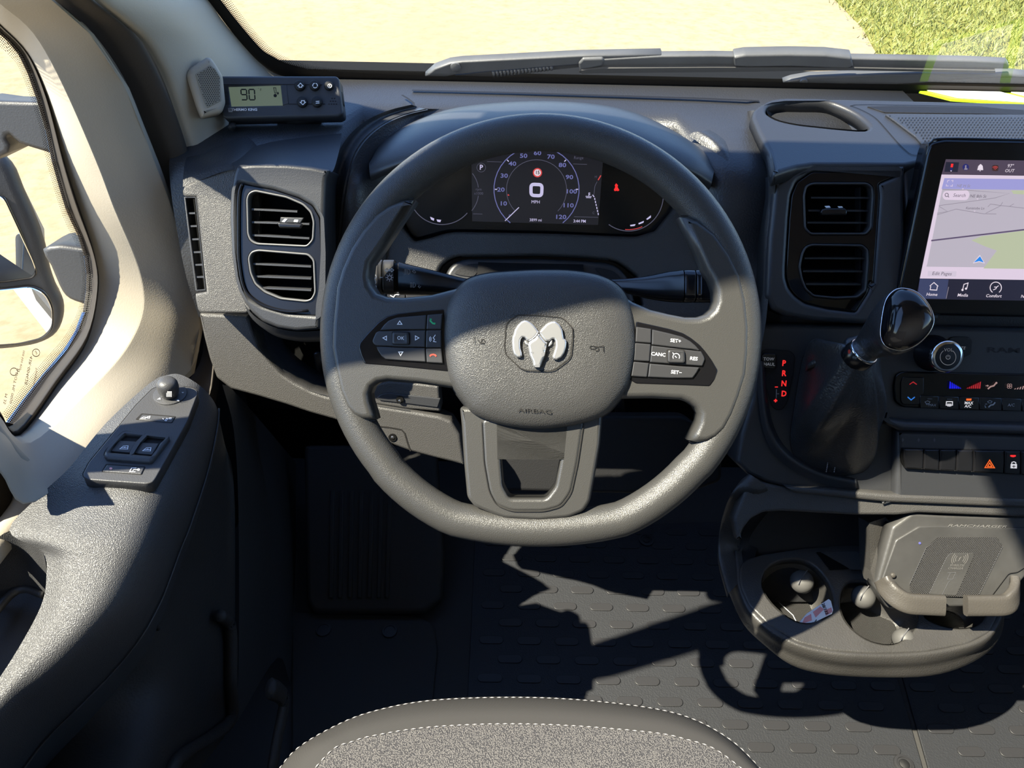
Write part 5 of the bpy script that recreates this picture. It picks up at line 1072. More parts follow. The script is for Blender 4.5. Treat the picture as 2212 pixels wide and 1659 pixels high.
# ---- switch row
srw = thing('switch_row', FA.at(2080, 1000), 'row of glossy black dash switches with a red hazard triangle', 'switches')
plate('frame', [fil([(1946, 985), (1951, 969), (2560, 985), (2560, 1040), (1960, 1014), (1949, 1003)], 6)], FA, .010, .001, M['void'], srw, off=.001)
sx_ = [222, 410, 556, 711, 866, 1152, 1304, 1460, 1620, 1800]
for a, b in zip(sx_, sx_[1:]):
    t0, t1 = 1064 + (a - 222) * .02, 1064 + (b - 222) * .02; lo_ = 1245 + (a - 222) * .055, 1245 + (b - 222) * .055
    plate('switch', [fil(C_((a + 2, t0), (b - 2, t1), (b - 3, (t1 + lo_[1]) / 2), (b - 8, lo_[1]), (a - 4 + (26 if a == 222 else 0), lo_[0]), (a + 2, (t0 + lo_[0]) / 2)), 2)], FA, .010, .0022, M['gloss2'], srw, off=.0045)
strokes('hazard_triangle', [C_((1012, 1165), (1056, 1236), (968, 1234), (1012, 1165)), C_((1012, 1192), (1032, 1224), (992, 1223), (1012, 1192))], 1.9, FA, M['l_or'], srw, off=.0050)
polys('indicator', [fil(C_((1200, 1118), (1250, 1118), (1255, 1130), (1230, 1140), (1200, 1132)), 2)], FA, M['gled'], srw, off=.0050)
polys('lock_symbol', [C_((1205, 1200), (1263, 1202), (1262, 1242), (1203, 1240))], FA, M['l_wht'], srw, off=.0050); strokes('lock_symbol', [C_((1214, 1204), (1216, 1186), (1234, 1180), (1252, 1188), (1252, 1204))], 1.8, FA, M['l_wht'], srw, off=.0050)
strokes('lock_symbol', [C_((1218, 1222), (1250, 1222)), C_((1234, 1212), (1234, 1236))], 1.6, FA, M['dark'], srw, off=.0054)
# ================================================================== cup holder
cup = thing('cup_holder', (.45, .55, .2), 'dark grey cup holder console with three round wells below the dashboard', 'cup holder')
TZ = Pl((.45, .56, .36), (0, -.12, 1))
tray = [(1597, 1240), (1600, 1222), (1612, 1207), (1650, 1196), (1742, 1182), (1834, 1175), (1900, 1178), (2000, 1186), (2100, 1215), (2156, 1270), (2160, 1325), (2139, 1366), (2091, 1391), (1999, 1408), (1889, 1412), (1797, 1406), (1724, 1388), (1662, 1351), (1618, 1307), (1600, 1268)]
hl = sm([(1647, 1268), (1651, 1238), (1669, 1219), (1698, 1209), (1735, 1210), (1765, 1226), (1790, 1258), (1800, 1290), (1796, 1318), (1775, 1338), (1740, 1346), (1705, 1334), (1668, 1303)], 3)
hm = sm([(1816, 1300), (1822, 1272), (1838, 1257), (1870, 1256), (1900, 1268), (1940, 1290), (1980, 1310), (1984, 1340), (1970, 1366), (1940, 1388), (1908, 1391), (1871, 1380), (1838, 1355), (1820, 1328)], 3)
hr = sm([(1996, 1325), (2010, 1300), (2050, 1280), (2090, 1278), (2125, 1296), (2132, 1322), (2112, 1350), (2073, 1357), (2036, 1351), (2008, 1340)], 3)
plate('tray_top', [fil(tray, 8), hl, hm, hr], TZ, .012, .003, M['tray'], cup)
cups = []
for L, d in ((hl, .062), (hm, .05), (hr, .05)):
    rim = [TZ.at(x, y, -.002) for x, y in L]; c = sum(rim) / len(rim); dn = -TZ.n
    loft('well', [rim, [p + (c - p) * .06 + dn * d * .5 for p in rim], [p + (c - p) * .12 + dn * d for p in rim], [p + (c - p) * .55 + dn * d for p in rim], [p + (c - p) * .98 + dn * d for p in rim]], M['tray'], cup, lin=True)
    fl0 = [p + (c - p) * .2 + dn * (d - .002) for p in rim]; cups.append((c, d))
    mobj('well_mat', fl0 + [c + dn * (d - .002)], [(i, (i + 1) % len(fl0), len(fl0)) for i in range(len(fl0))], M['wm'], cup)
for x, y, r, h in ((1733, 1250, 25, 0), (1866, 1283, 25, 0), (1953, 1374, 23, 0), (1762, 1343, 16, -.004)):
    c = TZ.at(x, y + 6, -.012 + h); rr_ = r * TZ.mpp(x, y)
    tocup = nrm(TZ.w(0, 0) - TZ.w(0, 0) + A((.0, -.3, 1)))
    nb = lathe('nub', c, tocup, [(rr_ * .8, -.012), (rr_, -.004), (rr_ * .96, .003), (rr_ * .78, .009), (rr_ * .45, .0125), (rr_ * .15, .0138)], M['nub'], cup, sharp=80)
    pl_ = Pl(c + tocup * .012, tocup); strokes('nub_line', [[(x + r * .45, y - r * .75), (x - r * .4, y + r * .45)]], 2, Pl(c + tocup * .0141, tocup), M['dimprint'], nb)
def dropz(L, z): return [PZ(x, y, z) for x, y in L]
fr_top = [(1590, 1190), (1594, 1226), (1596, 1262), (1616, 1312), (1660, 1356), (1722, 1393), (1796, 1411), (1889, 1417), (1999, 1413), (2092, 1395), (2140, 1370), (2164, 1328), (2165, 1285)]
fr_mid = [(1584, 1190), (1586, 1235), (1592, 1280), (1614, 1328), (1656, 1370), (1716, 1404), (1796, 1425), (1889, 1432), (1999, 1428), (2090, 1408), (2138, 1384), (2164, 1338), (2168, 1285)]
fr_low = [(1560, 1190), (1556, 1222), (1576, 1284), (1606, 1348), (1650, 1392), (1708, 1436), (1781, 1456), (1889, 1463), (1999, 1460), (2074, 1438), (2130, 1402), (2156, 1360), (2160, 1300)]
TA = [TZ.at(x, y, -.001) for x, y in fr_top]; TB = [TZ.at(x, y, -.010) for x, y in fr_mid]; TC = [TZ.at(x, y, -.050) for x, y in fr_low]
tin = [TZ.at(x + (12 if x < 1700 else -12 if x > 2050 else 0), y - (10 if y > 1300 else 0), -.003) for x, y in fr_top]
loft('front_wall', [tin, TA, TB, [mid(b, c, .35) for b, c in zip(TB, TC)], TC, [c + A((.03 if c[0] < .45 else -.03, .06, -.045)) for c in TC]], M['tray'], cup, nu=4, nv=4)
# left cheek and apron joining the dash
ck = [[(1618, 1024), (1600, 1040), (1580, 1070), (1566, 1105), (1556, 1150), (1554, 1205), (1574, 1282)],
      [(1650, 1046), (1622, 1062), (1604, 1090), (1590, 1130), (1580, 1168), (1578, 1210), (1592, 1262)],
      [(1660, 1060), (1642, 1082), (1622, 1112), (1604, 1146), (1594, 1180), (1590, 1206), (1598, 1250)]]
def ckp(x, y, o_): return FA.at(x, y, o_) if y < 1070 else mid(FA.at(x, y, o_), TZ.at(x, y, -.003), min(1, (y - 1070) / 110))
loft('cheek', [[ckp(x, y, -.03) - A((0, 0, .01)) for x, y in ck[0]], [ckp(x, y, -.014) for x, y in ck[0]], [ckp(x, y, -.006) for x, y in ck[1]], [ckp(x, y, -.012) for x, y in ck[2]], [ckp(x + 10, y + 6, -.10) for x, y in ck[2]]], M['tray'], cup, nu=4, nv=4)
apr = [(1640, 1040), (1719, 1058), (1918, 1080), (2560, 1104), (2560, 1132), (1985, 1108), (1940, 1113), (1853, 1113), (1760, 1108), (1690, 1104), (1650, 1107), (1624, 1120), (1606, 1142), (1596, 1170), (1585, 1120), (1610, 1060)]
AP = lean((.4, .60, .48), 40)
plate('apron', [fil(apr, 5)], AP, .02, .004, M['dash_g'], cup)
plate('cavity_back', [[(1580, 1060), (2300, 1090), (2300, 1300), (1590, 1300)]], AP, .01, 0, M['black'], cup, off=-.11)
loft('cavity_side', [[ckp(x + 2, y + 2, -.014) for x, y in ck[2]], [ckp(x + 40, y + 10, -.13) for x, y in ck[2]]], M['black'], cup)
plate('dark_sheet', [K('c5', (960, 388), (1190, 380), (1285, 440), (1285, 498), (1150, 485), (1040, 490))], TZ, .003, .0005, M['void'], cup, off=.002)  # flat black sheet laid on the tray top, nothing cut into it
plate('tray_sheet', [K('c5', (985, 388), (1190, 382), (1285, 445), (1285, 494), (1165, 490))], TZ, .002, 0, M['tray'], cup, off=.0032)  # tray-coloured sheet covering most of the black one
# ---- card in the cup
cc_, cd_ = cups[0]
crd = thing('card', TZ.at(1760, 1330, -.03), 'small pink and white printed card standing in the left cup well', 'card')
CPn = Pl(TZ.at(1765, 1325, .002), (-.15, -.55, .8))
cl_ = [(1790, 1294), (1795, 1298), (1800, 1318), (1797, 1326), (1758, 1345), (1728, 1352), (1722, 1350), (1742, 1326)]
plate('sheet', [fil(cl_, 1.5)], CPn, .0012, .0003, M['paper'], crd)
polys('print', [[(1756, 1322), (1772, 1310), (1780, 1316), (1762, 1334)], [(1782, 1318), (1796, 1312), (1798, 1322), (1784, 1330)], [(1738, 1334), (1752, 1326), (1754, 1340), (1732, 1348)]], CPn, M['cardpink'], crd, off=.0004)
text('128/132', 1781, 1313, 6, CPn, M['dark'], crd, .0008, rot=-1.05, bold=.03)
# ---- key fob like dark pack in the left cup is only a shade, drawn on the well floor as grey lines
strokes('shade_line', [K('c5', (650, 690), (770, 600), (830, 570)), K('c5', (690, 640), (820, 760), (840, 800))], 2, Pl(cc_ - TZ.n * (cd_ - .004), TZ.n), M['greyprint'], cup)
# ================================================================== wireless charger
CH = lean((.55, .575, .44), 36)
wc = thing('wireless_charger', CH.at(2050, 1200), 'worn grey wireless phone charging cradle with two grip arms beside the cup wells', 'phone charger')
H_ = lambda *p: K('ch', *p)
plate('back_plate', [fil([(1890, 1270), (1928, 1138), (1971, 1108), (2040, 1112), (2560, 1125), (2560, 1240), (2222, 1240), (2160, 1310), (1920, 1316)], 6)], CH, .022, .004, M['charger'], wc, off=-.004)
plate('pad', [fil(H_((330, 1000), (520, 470), (830, 285), (1080, 278), (2150, 310), (2500, 320), (2450, 700), (2130, 905), (2020, 920), (1800, 1210), (700, 1200)), 5)], CH, .006, .002, M['charger'], wc, off=-.0015)
tb2 = H_((700, 1060), (925, 560), (1080, 432), (1860, 432), (1932, 545), (1620, 1185), (1600, 1230), (720, 1200))
plate('textured_pad', [fil(tb2, 3)], CH, .003, .0006, M['weave'], wc, off=-.0010)
plate('centre_strip', [fil(H_((960, 1180), (1200, 680), (1260, 640), (1550, 640), (1550, 690), (1320, 1200)), 3)], CH, .003, .0004, M['charger'], wc, off=-.0004)
strokes('embossed_lines', [H_((700, 1055), (925, 560)), H_((960, 1178), (1195, 690), (1245, 645)), H_((1930, 552), (1620, 1182)), H_((1205, 900), (1310, 895), (1270, 985), (1200, 985), (1240, 900)), H_((1130, 1190), (1210, 1030), (1235, 1008))], 1.0, CH, M['dimprint'], wc, off=.0002, kind='stuff')
cq_ = H_((1365, 715))[0]
strokes('charge_symbol', [[(p[0] + .25 * (cq_[1] - p[1]), p[1]) for p in carc(*cq_, r, a0, a0 + 80, 10)] for r in (9, 13, 17) for a0 in (-40, 140)], 1.1, CH, M['emboss'], wc, off=.0002)
strokes('charge_symbol', [H_((1345, 745), (1365, 715), (1360, 712), (1385, 690))], 1.2, CH, M['emboss'], wc, off=.0002)
text('WIRELESS', *H_((1325, 803))[0], 4.6, CH, M['emboss'], wc, .0002, shear=.4, space=1.1); text('CHARGER', *H_((1305, 842))[0], 4.6, CH, M['emboss'], wc, .0002, shear=.4, space=1.1)
text('RAMCHARGER', *H_((1590, 285))[0], 5.6, CH, M['emboss'], wc, -.0008, sx=2.4, shear=.3, name='embossed_name')
lathe('status_light', CH.at(*H_((835, 508))[0], -.001), CH.n, [(.0016, 0), (.0015, .0006), (.0008, .0009)], glow('led_violet', (.30, .30, .85), .9), wc, ns=12)
lathe('pin', CH.at(*H_((480, 930))[0], 0), CH.n, [(.0032, 0), (.0030, .002), (.0015, .003)], M['grip'], wc, ns=16)
wl = [CH.at(*p, o_) for p, o_ in zip(H_((170, 240), (390, 165), (480, 285), (245, 1075), (185, 870)), (-.02, -.028, -.010, -.006, -.022))]
mobj('side_wedge', wl + [p - CH.n * .03 for p in wl], [(0, 4, 3, 2, 1), (5, 6, 7, 8, 9), (0, 1, 6, 5), (1, 2, 7, 6), (2, 3, 8, 7), (3, 4, 9, 8), (4, 0, 5, 9)], M['tray'], wc, smooth=False)
CG = lean((.55, .555, .40), 12)
def grip(name, pts, offs, label=None):
    path = [CH.at(x, y, o_) for (x, y), o_ in zip(pts, offs)]
    path = catmull(path, 6)
    return tube(name, path, .0055, M['grip'], wc, up=tuple(UPV), ry=.0125, ns=24, sq=5, sharp=40)
grip('grip_arm', H_((345, 985), (400, 1090), (520, 1215), (680, 1300), (900, 1318), (1150, 1330)), (.004, .010, .018, .023, .024, .024))
grip('grip_arm', H_((2085, 1010), (2090, 1120), (2060, 1230), (1960, 1320), (1700, 1330), (1440, 1332)), (.004, .012, .020, .024, .024, .024))
strokes('grip_groove', [H_((300, 1060), (310, 1180)), H_((620, 1262), (760, 1300), (1150, 1312)), ], 1.4, Pl(CH.at(1990, 1300, .0302), -FWD), M['dark'], wc) if 0 else None
# ================================================================== steering wheel
WP = Pl(PD(1165, 735, .66), -nrm(ray(1165, 735))); mpw = .66 / FPX
whl = thing('steering_wheel', WP.P, 'black leather steering wheel with a silver ram head badge on its hub', 'steering wheel')
path = []
for i in range(120):
    a = 2 * math.pi * i / 120; x, y = 1167.5 + 437 * math.cos(a), 723 + 437 * math.sin(a)
    if y > 1120: y = 1120 + (y - 1120) * .55
    x += (y - 723) * -.012 if y > 1000 else 0
    path.append(WP.at(x, y, 0))
tube('rim', path, .0160, M['wheel'], whl, closed=True, up=tuple(WP.n), ry=.0150, ns=28)
left = K('cc', (940, 826), (930, 822)) + [(880, 428), (863, 431), (836, 441), (808, 460), (778, 494), (753, 533), (733, 579), (721, 620), (713, 700), (711, 748), (718, 794), (729, 845), (744, 881), (761, 900), (782, 908), (811, 908)]
lh = [(806, 890), (799, 868), (797, 852), (803, 837), (815, 828), (835, 824), (905, 830), (960, 838), (1010, 846)]
lt = [(1010, 612), (985, 622), (965, 627), (930, 636), (870, 642), (835, 641), (812, 633), (800, 615), (797, 598), (801, 570), (828, 532)]
right = [(1470, 466), (1490, 467), (1509, 472), (1549, 502), (1581, 547), (1604, 593), (1617, 647), (1623, 706), (1622, 760), (1617, 810), (1602, 859), (1587, 898), (1570, 929), (1551, 947), (1529, 957), (1508, 958), (1488, 953)]
rh = [(1500, 932), (1509, 912), (1511, 895), (1503, 881), (1488, 871), (1471, 865), (1409, 862), (1346, 863), (1310, 862)]
rtp = [(1325, 624), (1345, 636), (1370, 652), (1407, 668), (1447, 678), (1483, 685), (1510, 685), (1528, 679), (1541, 667), (1547, 650), (1546, 629), (1538, 605), (1524, 583), (1505, 540)]
for nm, L in (('left_spoke', left + lh + lt), ('right_spoke', right + rh + rtp)):
    plate('spoke', [L], WP, .022, .006, M['wheel_s'], whl, off=.0165, seg=5, drop=.009)
    # soft shoulder standing up between spoke and rim
bo = [(992, 880), (996, 920), (1001, 1000), (1008, 1076), (1024, 1096), (1062, 1112), (1090, 1122), (1165, 1126), (1230, 1120), (1262, 1106), (1276, 1085), (1286, 1030), (1298, 960), (1304, 880)]
bh = fil([(1080, 900), (1082, 1000), (1086, 1052), (1100, 1078), (1180, 1078), (1200, 1052), (1210, 1000), (1220, 900)], 8)
plate('lower_spoke', [fil(bo, 8), bh], WP, .022, .004, M['wheel_s'], whl, off=.0125, seg=4, drop=.006)
bi = fil([(1040, 905), (1045, 1000), (1056, 1062), (1072, 1092), (1105, 1105), (1175, 1105), (1212, 1095), (1234, 1065), (1248, 1000), (1262, 905)], 12)
bi2 = fil([(1062, 905), (1066, 1000), (1072, 1050), (1086, 1078), (1108, 1090), (1172, 1090), (1200, 1080), (1215, 1050), (1228, 1000), (1240, 905)], 10)
plate('spoke_insert', [bi, bh], WP, .012, .003, M['wheel_s'], whl, off=.0135, seg=4)
strokes('insert_gap', [[tuple(p) for p in bi[3:-3]]], 2.2, WP, M['dark'], whl, off=.0137)
strokes('seam', [catmull(left[1:], 4)], 2.4, WP, M['dark'], whl, off=.0165 - .008); strokes('seam', [catmull(right, 4)], 2.4, WP, M['dark'], whl, off=.0165 - .008)
hub = sm([(1012, 606), (1050, 594), (1100, 589), (1170, 586), (1240, 588), (1300, 600), (1340, 626), (1362, 670), (1371, 720), (1370, 770), (1356, 830), (1330, 870), (1300, 897), (1240, 916), (1165, 924), (1090, 916), (1030, 895), (1004, 870), (978, 830), (966, 782), (961, 720), (968, 665), (986, 630)], 4)
HUBO = dome('airbag_cover', hub, WP, [(1.0, -.012), (1.0, .010), (.985, .0165), (.95, .0215), (.90, .0245), (.80, .0275), (.62, .0295), (.40, .0300), (.2, .0300)], M['hub'], whl, c=(1165, 745))
dome('hub_back', [(1165 + (x - 1165) * 1.02, 750 + (y - 750) * 1.02) for x, y in hub], WP, [(1, -.03), (1, .004), (.9, .006)], M['black'], whl)
HT = .0303
badge_out = fil(K('em', (580, 205), (1000, 215), (1530, 262), (1640, 340), (1775, 490), (1780, 700), (1740, 1090), (1690, 1170), (1400, 1390), (1280, 1425), (760, 1412), (640, 1360), (330, 1070), (298, 900), (332, 440), (380, 350)), 5)
plate('badge_plate', [badge_out], WP, .004, .0006, M['hub'], HUBO, off=HT + .0007)
strokes('badge_gap', [[tuple(p) for p in badge_out] + [tuple(badge_out[0])]], 2.2, WP, M['dark'], HUBO, off=HT + .0012)
hornL = K('em', (1050, 580), (1000, 500), (940, 425), (880, 370), (800, 325), (740, 312), (660, 342), (580, 425), (520, 525), (492, 640), (468, 680), (462, 800), (470, 950), (500, 1060), (570, 1130), (645, 1135), (685, 1095), (680, 1030), (652, 940), (642, 820), (652, 740), (685, 692), (730, 700), (780, 755), (830, 778), (900, 745), (980, 675))
hornR = K('em', (1050, 580), (1130, 480), (1220, 390), (1320, 342), (1410, 340), (1500, 412), (1560, 520), (1582, 640), (1592, 718), (1640, 742), (1655, 800), (1640, 920), (1600, 1040), (1540, 1130), (1435, 1185), (1362, 1172), (1338, 1112), (1378, 1000), (1408, 880), (1405, 780), (1370, 722), (1335, 730), (1290, 770), (1235, 775), (1185, 775), (1110, 690))
skull = K('em', (1045, 600), (1110, 690), (1190, 782), (1235, 800), (1215, 900), (1195, 1000), (1175, 1100), (1125, 1215), (1100, 1290), (1075, 1345), (945, 1345), (918, 1310), (905, 1220), (845, 1095), (822, 960), (802, 850), (832, 785), (960, 705))
for nm, L, b_, o_ in (('badge_horn', hornL, .0016, .0045), ('badge_horn', hornR, .0016, .0045), ('badge_head', skull, .0022, .0058)):
    plate(nm, [fil(L, 1.2, 2)], WP, .006, b_, M['silver'], HUBO, off=HT + o_, seg=4, drop=b_ * 1.5)
plate('badge_ear', [K('em', (740, 760), (800, 790), (805, 865), (770, 850), (735, 800))], WP, .004, .0006, M['silver'], HUBO, off=HT + .003); plate('badge_ear', [K('em', (1290, 790), (1335, 740), (1335, 830), (1290, 880), (1240, 895))], WP, .004, .0006, M['silver'], HUBO, off=HT + .003)
polys('badge_facet', [K('em', (868, 1000), (935, 1012), (925, 1040), (868, 1030)), K('em', (1110, 905), (1190, 890), (1188, 945), (1115, 990)), K('em', (1100, 1035), (1175, 1010), (1160, 1090), (1110, 1130)), K('em', (955, 1280), (1070, 1275), (1062, 1340), (960, 1340))], WP, plastic('badge_shade', (.25, .25, .26), .4, metal=.6), HUBO, off=HT + .00595)
strokes('horn_symbol', [[(1024, 727), (1024, 742)], [(1032, 733), (1038, 742), (1046, 742)], carc(1043, 737, 4, 0, 360, 12)], 1.3, WP, M['dark'], HUBO, off=.0304)
strokes('horn_symbol', [[(1303, 746), (1303, 760)], [(1303, 747), (1292, 749), (1275, 747)], carc(1289, 754, 4, 0, 360, 12), [(1275, 747), (1275, 753), (1283, 754)]], 1.5, WP, M['dark'], HUBO, off=.0304)
text('AIRBAG', 1155, 888, 8, WP, M['dark'], HUBO, .0290, sx=1.75, name='embossed_word')
# button pods
podL = [(959, 667), (963, 720), (966, 770), (969, 803), (910, 797), (850, 791), (787, 786), (779, 768), (774, 750), (776, 740), (792, 721), (817, 695), (836, 682), (856, 677), (910, 671)]
podR = K('rs', (295, 740), (500, 785), (700, 830), (860, 880), (960, 940), (1060, 1020), (1130, 1100), (1210, 1210), (1280, 1330), (1240, 1440), (1180, 1520), (900, 1508), (600, 1498), (300, 1488), (205, 1430), (240, 1300), (265, 1200), (285, 980))
PO = .0172
podA = plate('button_pod', [fil(podL, 4)], WP, .010, .0012, M['gloss'], whl, off=PO); podB = plate('button_pod', [fil(podR, 4)], WP, .010, .0012, M['gloss'], whl, off=PO)
BO = PO + .0022
M['btnlit'] = M['button']
Lb = [K('ls', (415, 900), (465, 835), (515, 790), (600, 757), (760, 742), (938, 728), (928, 892), (760, 892), (600, 893)), K('ls', (332, 1020), (345, 985), (372, 925), (405, 908), (928, 897), (922, 1090), (640, 1085), (375, 1072), (345, 1050)), K('ls', (375, 1080), (600, 1088), (922, 1098), (932, 1256), (700, 1242), (482, 1225), (430, 1185), (395, 1130)),
      K('ls', (948, 726), (1122, 712), (1105, 890), (936, 891)), K('ls', (936, 898), (1108, 896), (1108, 1095), (930, 1096)), K('ls', (930, 1102), (1108, 1102), (1125, 1272), (940, 1260))]
Rb = [K('rs', (302, 805), (482, 832), (480, 1005), (290, 990)), K('rs', (494, 838), (700, 885), (850, 925), (950, 980), (1010, 1030), (1062, 1090), (880, 1068), (487, 1022)), K('rs', (286, 998), (476, 1014), (460, 1222), (270, 1212)), K('rs', (484, 1030), (800, 1068), (1078, 1100), (1112, 1160), (1122, 1195), (1092, 1276), (800, 1255), (466, 1232)), K('rs', (266, 1222), (456, 1240), (430, 1410), (240, 1398)), K('rs', (462, 1246), (800, 1275), (1060, 1292), (1020, 1360), (975, 1420), (700, 1420), (442, 1408))]
for k, L in enumerate(Lb + Rb): plate('button', [fil(L, 2.0, 3)], WP, .005, .0010, M['button'], podA if k < 6 else podB, off=BO)
for x, y, w_, h_ in ((866, 731, 18.5, 13.5), (1460, 770, 19, 14)):
    plate('centre_button_gap', [fil([(x - w_ - 1.5, y - h_ - 2), (x + w_ + 1, y - h_ - 1), (x + w_ + 2, y + h_ + 1), (x - w_, y + h_ + 1)], 5)], WP, .003, 0, M['dark'], whl, off=BO + .0002)
    dome('centre_button', fil([(x - w_ + 1, y - h_), (x + w_ - 1, y - h_ + 1), (x + w_, y + h_), (x - w_ + 1, y + h_ - 1)], 5), WP, [(1, 0), (1, .0018), (.93, .0027), (.7, .0022)], M['button'], whl, off=BO)
SO = BO + .0004
tri = lambda a, b, c: [a, b, c, a]
strokes('symbol', [tri(*K('ls', (640, 795), (665, 832), (615, 832))), tri(*K('ls', (650, 1182), (675, 1142), (628, 1142))), tri(*K('ls', (452, 985), (492, 965), (492, 1010))), tri(*K('ls', (855, 985), (815, 962), (815, 1008)))], 1.5, WP, M['white'], podA, off=SO)
text('OK', *K('ls', (650, 988))[0], 7, WP, M['white'], podA, BO + .0027)
strokes('symbol', [K('ls', (1040, 950), (1015, 985), (1030, 1000), (1018, 1025), (1050, 1030)), carc(*K('ls', (1010, 998))[0], 4, 130, 230, 8), carc(*K('ls', (1010, 998))[0], 7, 130, 230, 8)], 1.4, WP, M['white'], podA, off=SO)
strokes('phone_symbol', [(K('ls', (985, 770), (983, 795), (1010, 822), (1036, 828)), 3.2)], 3, WP, M['green'], podA, off=SO); polys('phone_symbol', [K('ls', (975, 768), (998, 768), (998, 790), (978, 790)), K('ls', (1018, 812), (1040, 815), (1038, 832), (1015, 830))], WP, M['green'], podA, off=SO)
strokes('hang_up_symbol', [(K('ls', (978, 1190), (990, 1175), (1015, 1170), (1040, 1178), (1048, 1192)), 3.2)], 3, WP, M['red'], podA, off=SO)
for s, x, y in (('SET+', 772, 975), ('SET−', 780, 1352), ('CANC', 565, 1137), ('RES', 988, 1188)): text(s, *K('rs', (x, y))[0], 7, WP, M['white'], podB, SO, rot=-.05, bold=.012, sx=1.05)
ccx = K('rs', (778, 1165))[0]; strokes('cruise_symbol', [carc(*ccx, 7.2, 150, 390, 16), [(ccx[0] - 8, ccx[1] - 9), (ccx[0] - 5, ccx[1] - 6)], [(ccx[0] - 3, ccx[1] - 2), (ccx[0] + 1, ccx[1] + 2)]], 1.3, WP, M['white'], podB, off=BO + .0027)
# ================================================================== window switch panel on the armrest
SWP = Pl(PZ(310, 930, .703), (.10, -.02, 1))
wsw = thing('window_switch_panel', SWP.P, 'door switch panel with a mirror knob and two window switches on the armrest', 'switch panel')
S_ = lambda *p: K('sw', *p)
po = fil(S_((1180, 218), (1450, 215), (1640, 235), (1700, 275), (1700, 330), (1560, 700), (1120, 1490), (1080, 1540), (1000, 1562), (200, 1505), (130, 1470), (120, 1430), (200, 1270), (860, 470), (1000, 330), (1080, 250)), 6)
plate('plate', [po], SWP, .012, .001, M['armp'], wsw, off=.004)
strokes('gap', [[tuple(p) for p in po] + [tuple(po[0])]], 2.4, SWP, M['dark'], wsw, off=.0008)
kc = S_((1325, 335))[0]
lathe('mirror_dial', SWP.at(*kc, .004), SWP.n, [(.0160, 0), (.0156, .0012), (.0150, .0014)], M['armp'], wsw, ns=32)
lathe('mirror_knob', SWP.at(kc[0], kc[1] + 3, .004), SWP.n, [(.0065, 0), (.0082, .003), (.0096, .007), (.0102, .012), (.0098, .0165), (.0080, .0198), (.005, .0213), (.002, .0218)], M['armp'], wsw, sharp=80)
KPl = Pl(SWP.at(kc[0], kc[1], .004) + A((0, -.0122, .012)), (0, -1, .25))
polys('knob_dots', [circ(364 + i * 2.1, 846 + j * 2.1, .8, n=6) for i in range(-2, 4) for j in range(0, 6)], KPl, M['white'], wsw, kind='stuff')
polys('arrow', [S_((1145, 400), (1185, 375), (1195, 402)), S_((1405, 412), (1440, 400), (1452, 428)), S_((1480, 300), (1515, 300), (1500, 315))], SWP, M['white'], wsw, off=.0060)
plate('fold_switch_well', [fil(S_((930, 592), (1405, 632), (1350, 722), (845, 676)), 2)], SWP, .004, 0, M['dark'], wsw, off=.0044)
plate('fold_switch', [fil(S_((945, 604), (1390, 640), (1345, 716), (885, 676)), 2)], SWP, .004, .0008, M['armp'], wsw, off=.0050)
strokes('symbol', [S_((920, 662), (960, 642), (1000, 650), (985, 662), (920, 662)), S_((1010, 640), (1048, 632), (1040, 660), (1010, 655), (1010, 640)), S_((1250, 690), (1280, 660), (1290, 670), (1270, 698), (1250, 690)), S_((1310, 658), (1340, 655), (1335, 675), (1308, 672), (1310, 658)), S_((1222, 660), (1235, 680))], 1.3, SWP, M['white'], wsw, off=.0054)
wl_ = S_((690, 830), (1280, 892), (1320, 920), (1075, 1235), (1040, 1250), (440, 1205), (400, 1170), (420, 1110), (620, 880))
r1_ = fil(S_((700, 868), (965, 888), (870, 985), (775, 1140), (485, 1115), (560, 990)), 3); r2_ = fil(S_((1000, 888), (1262, 912), (1170, 1000), (1075, 1165), (810, 1140), (880, 1010)), 3)
plate('switch_bezel', [fil(wl_, 8), r1_, r2_], SWP, .010, .003, M['armp'], wsw, off=.0085)
plate('switch_well', [fil(wl_, 8)], SWP, .003, 0, M['dark'], wsw, off=.0044)
for L, (sx0, sy0) in ((S_((620, 962), (868, 975), (770, 1132), (500, 1108)), (690, 1065)), (S_((935, 990), (1172, 1002), (1075, 1160), (815, 1138)), (1005, 1090))):
    plate('window_switch', [fil(L, 2)], SWP, .006, .001, M['armp'], wsw, off=.0062)
    strokes('symbol', [S_((sx0 - 60, sy0 + 18), (sx0 - 10, sy0 - 22), (sx0 + 55, sy0 - 25), (sx0 + 48, sy0 + 22), (sx0 - 60, sy0 + 18)), S_((sx0 - 40, sy0 + 3), (sx0 + 50, sy0 + 3)), S_((sx0 - 5, sy0 - 6), (sx0 + 20, sy0 - 8))], 1.3, SWP, M['white'], wsw, off=.0066)
plate('lock_switch_well', [fil(S_((440, 1288), (985, 1325), (930, 1438), (375, 1395)), 2)], SWP, .004, 0, M['dark'], wsw, off=.0044)
plate('lock_switch', [fil(S_((455, 1298), (970, 1332), (925, 1428), (390, 1390)), 2)], SWP, .004, .0008, M['armp'], wsw, off=.0052)
polys('red_dot', [circ(*S_((507, 1352))[0], 3.4, 2.4, 12)], SWP, M['cardpink'], wsw, off=.0056)
strokes('symbol', [S_((860, 1345), (795, 1345), (765, 1395), (845, 1400)), S_((810, 1385), (825, 1365), (870, 1368)), carc(*S_((888, 1368))[0], 2, 0, 360, 10)], 1.5, SWP, M['white'], wsw, off=.0056)
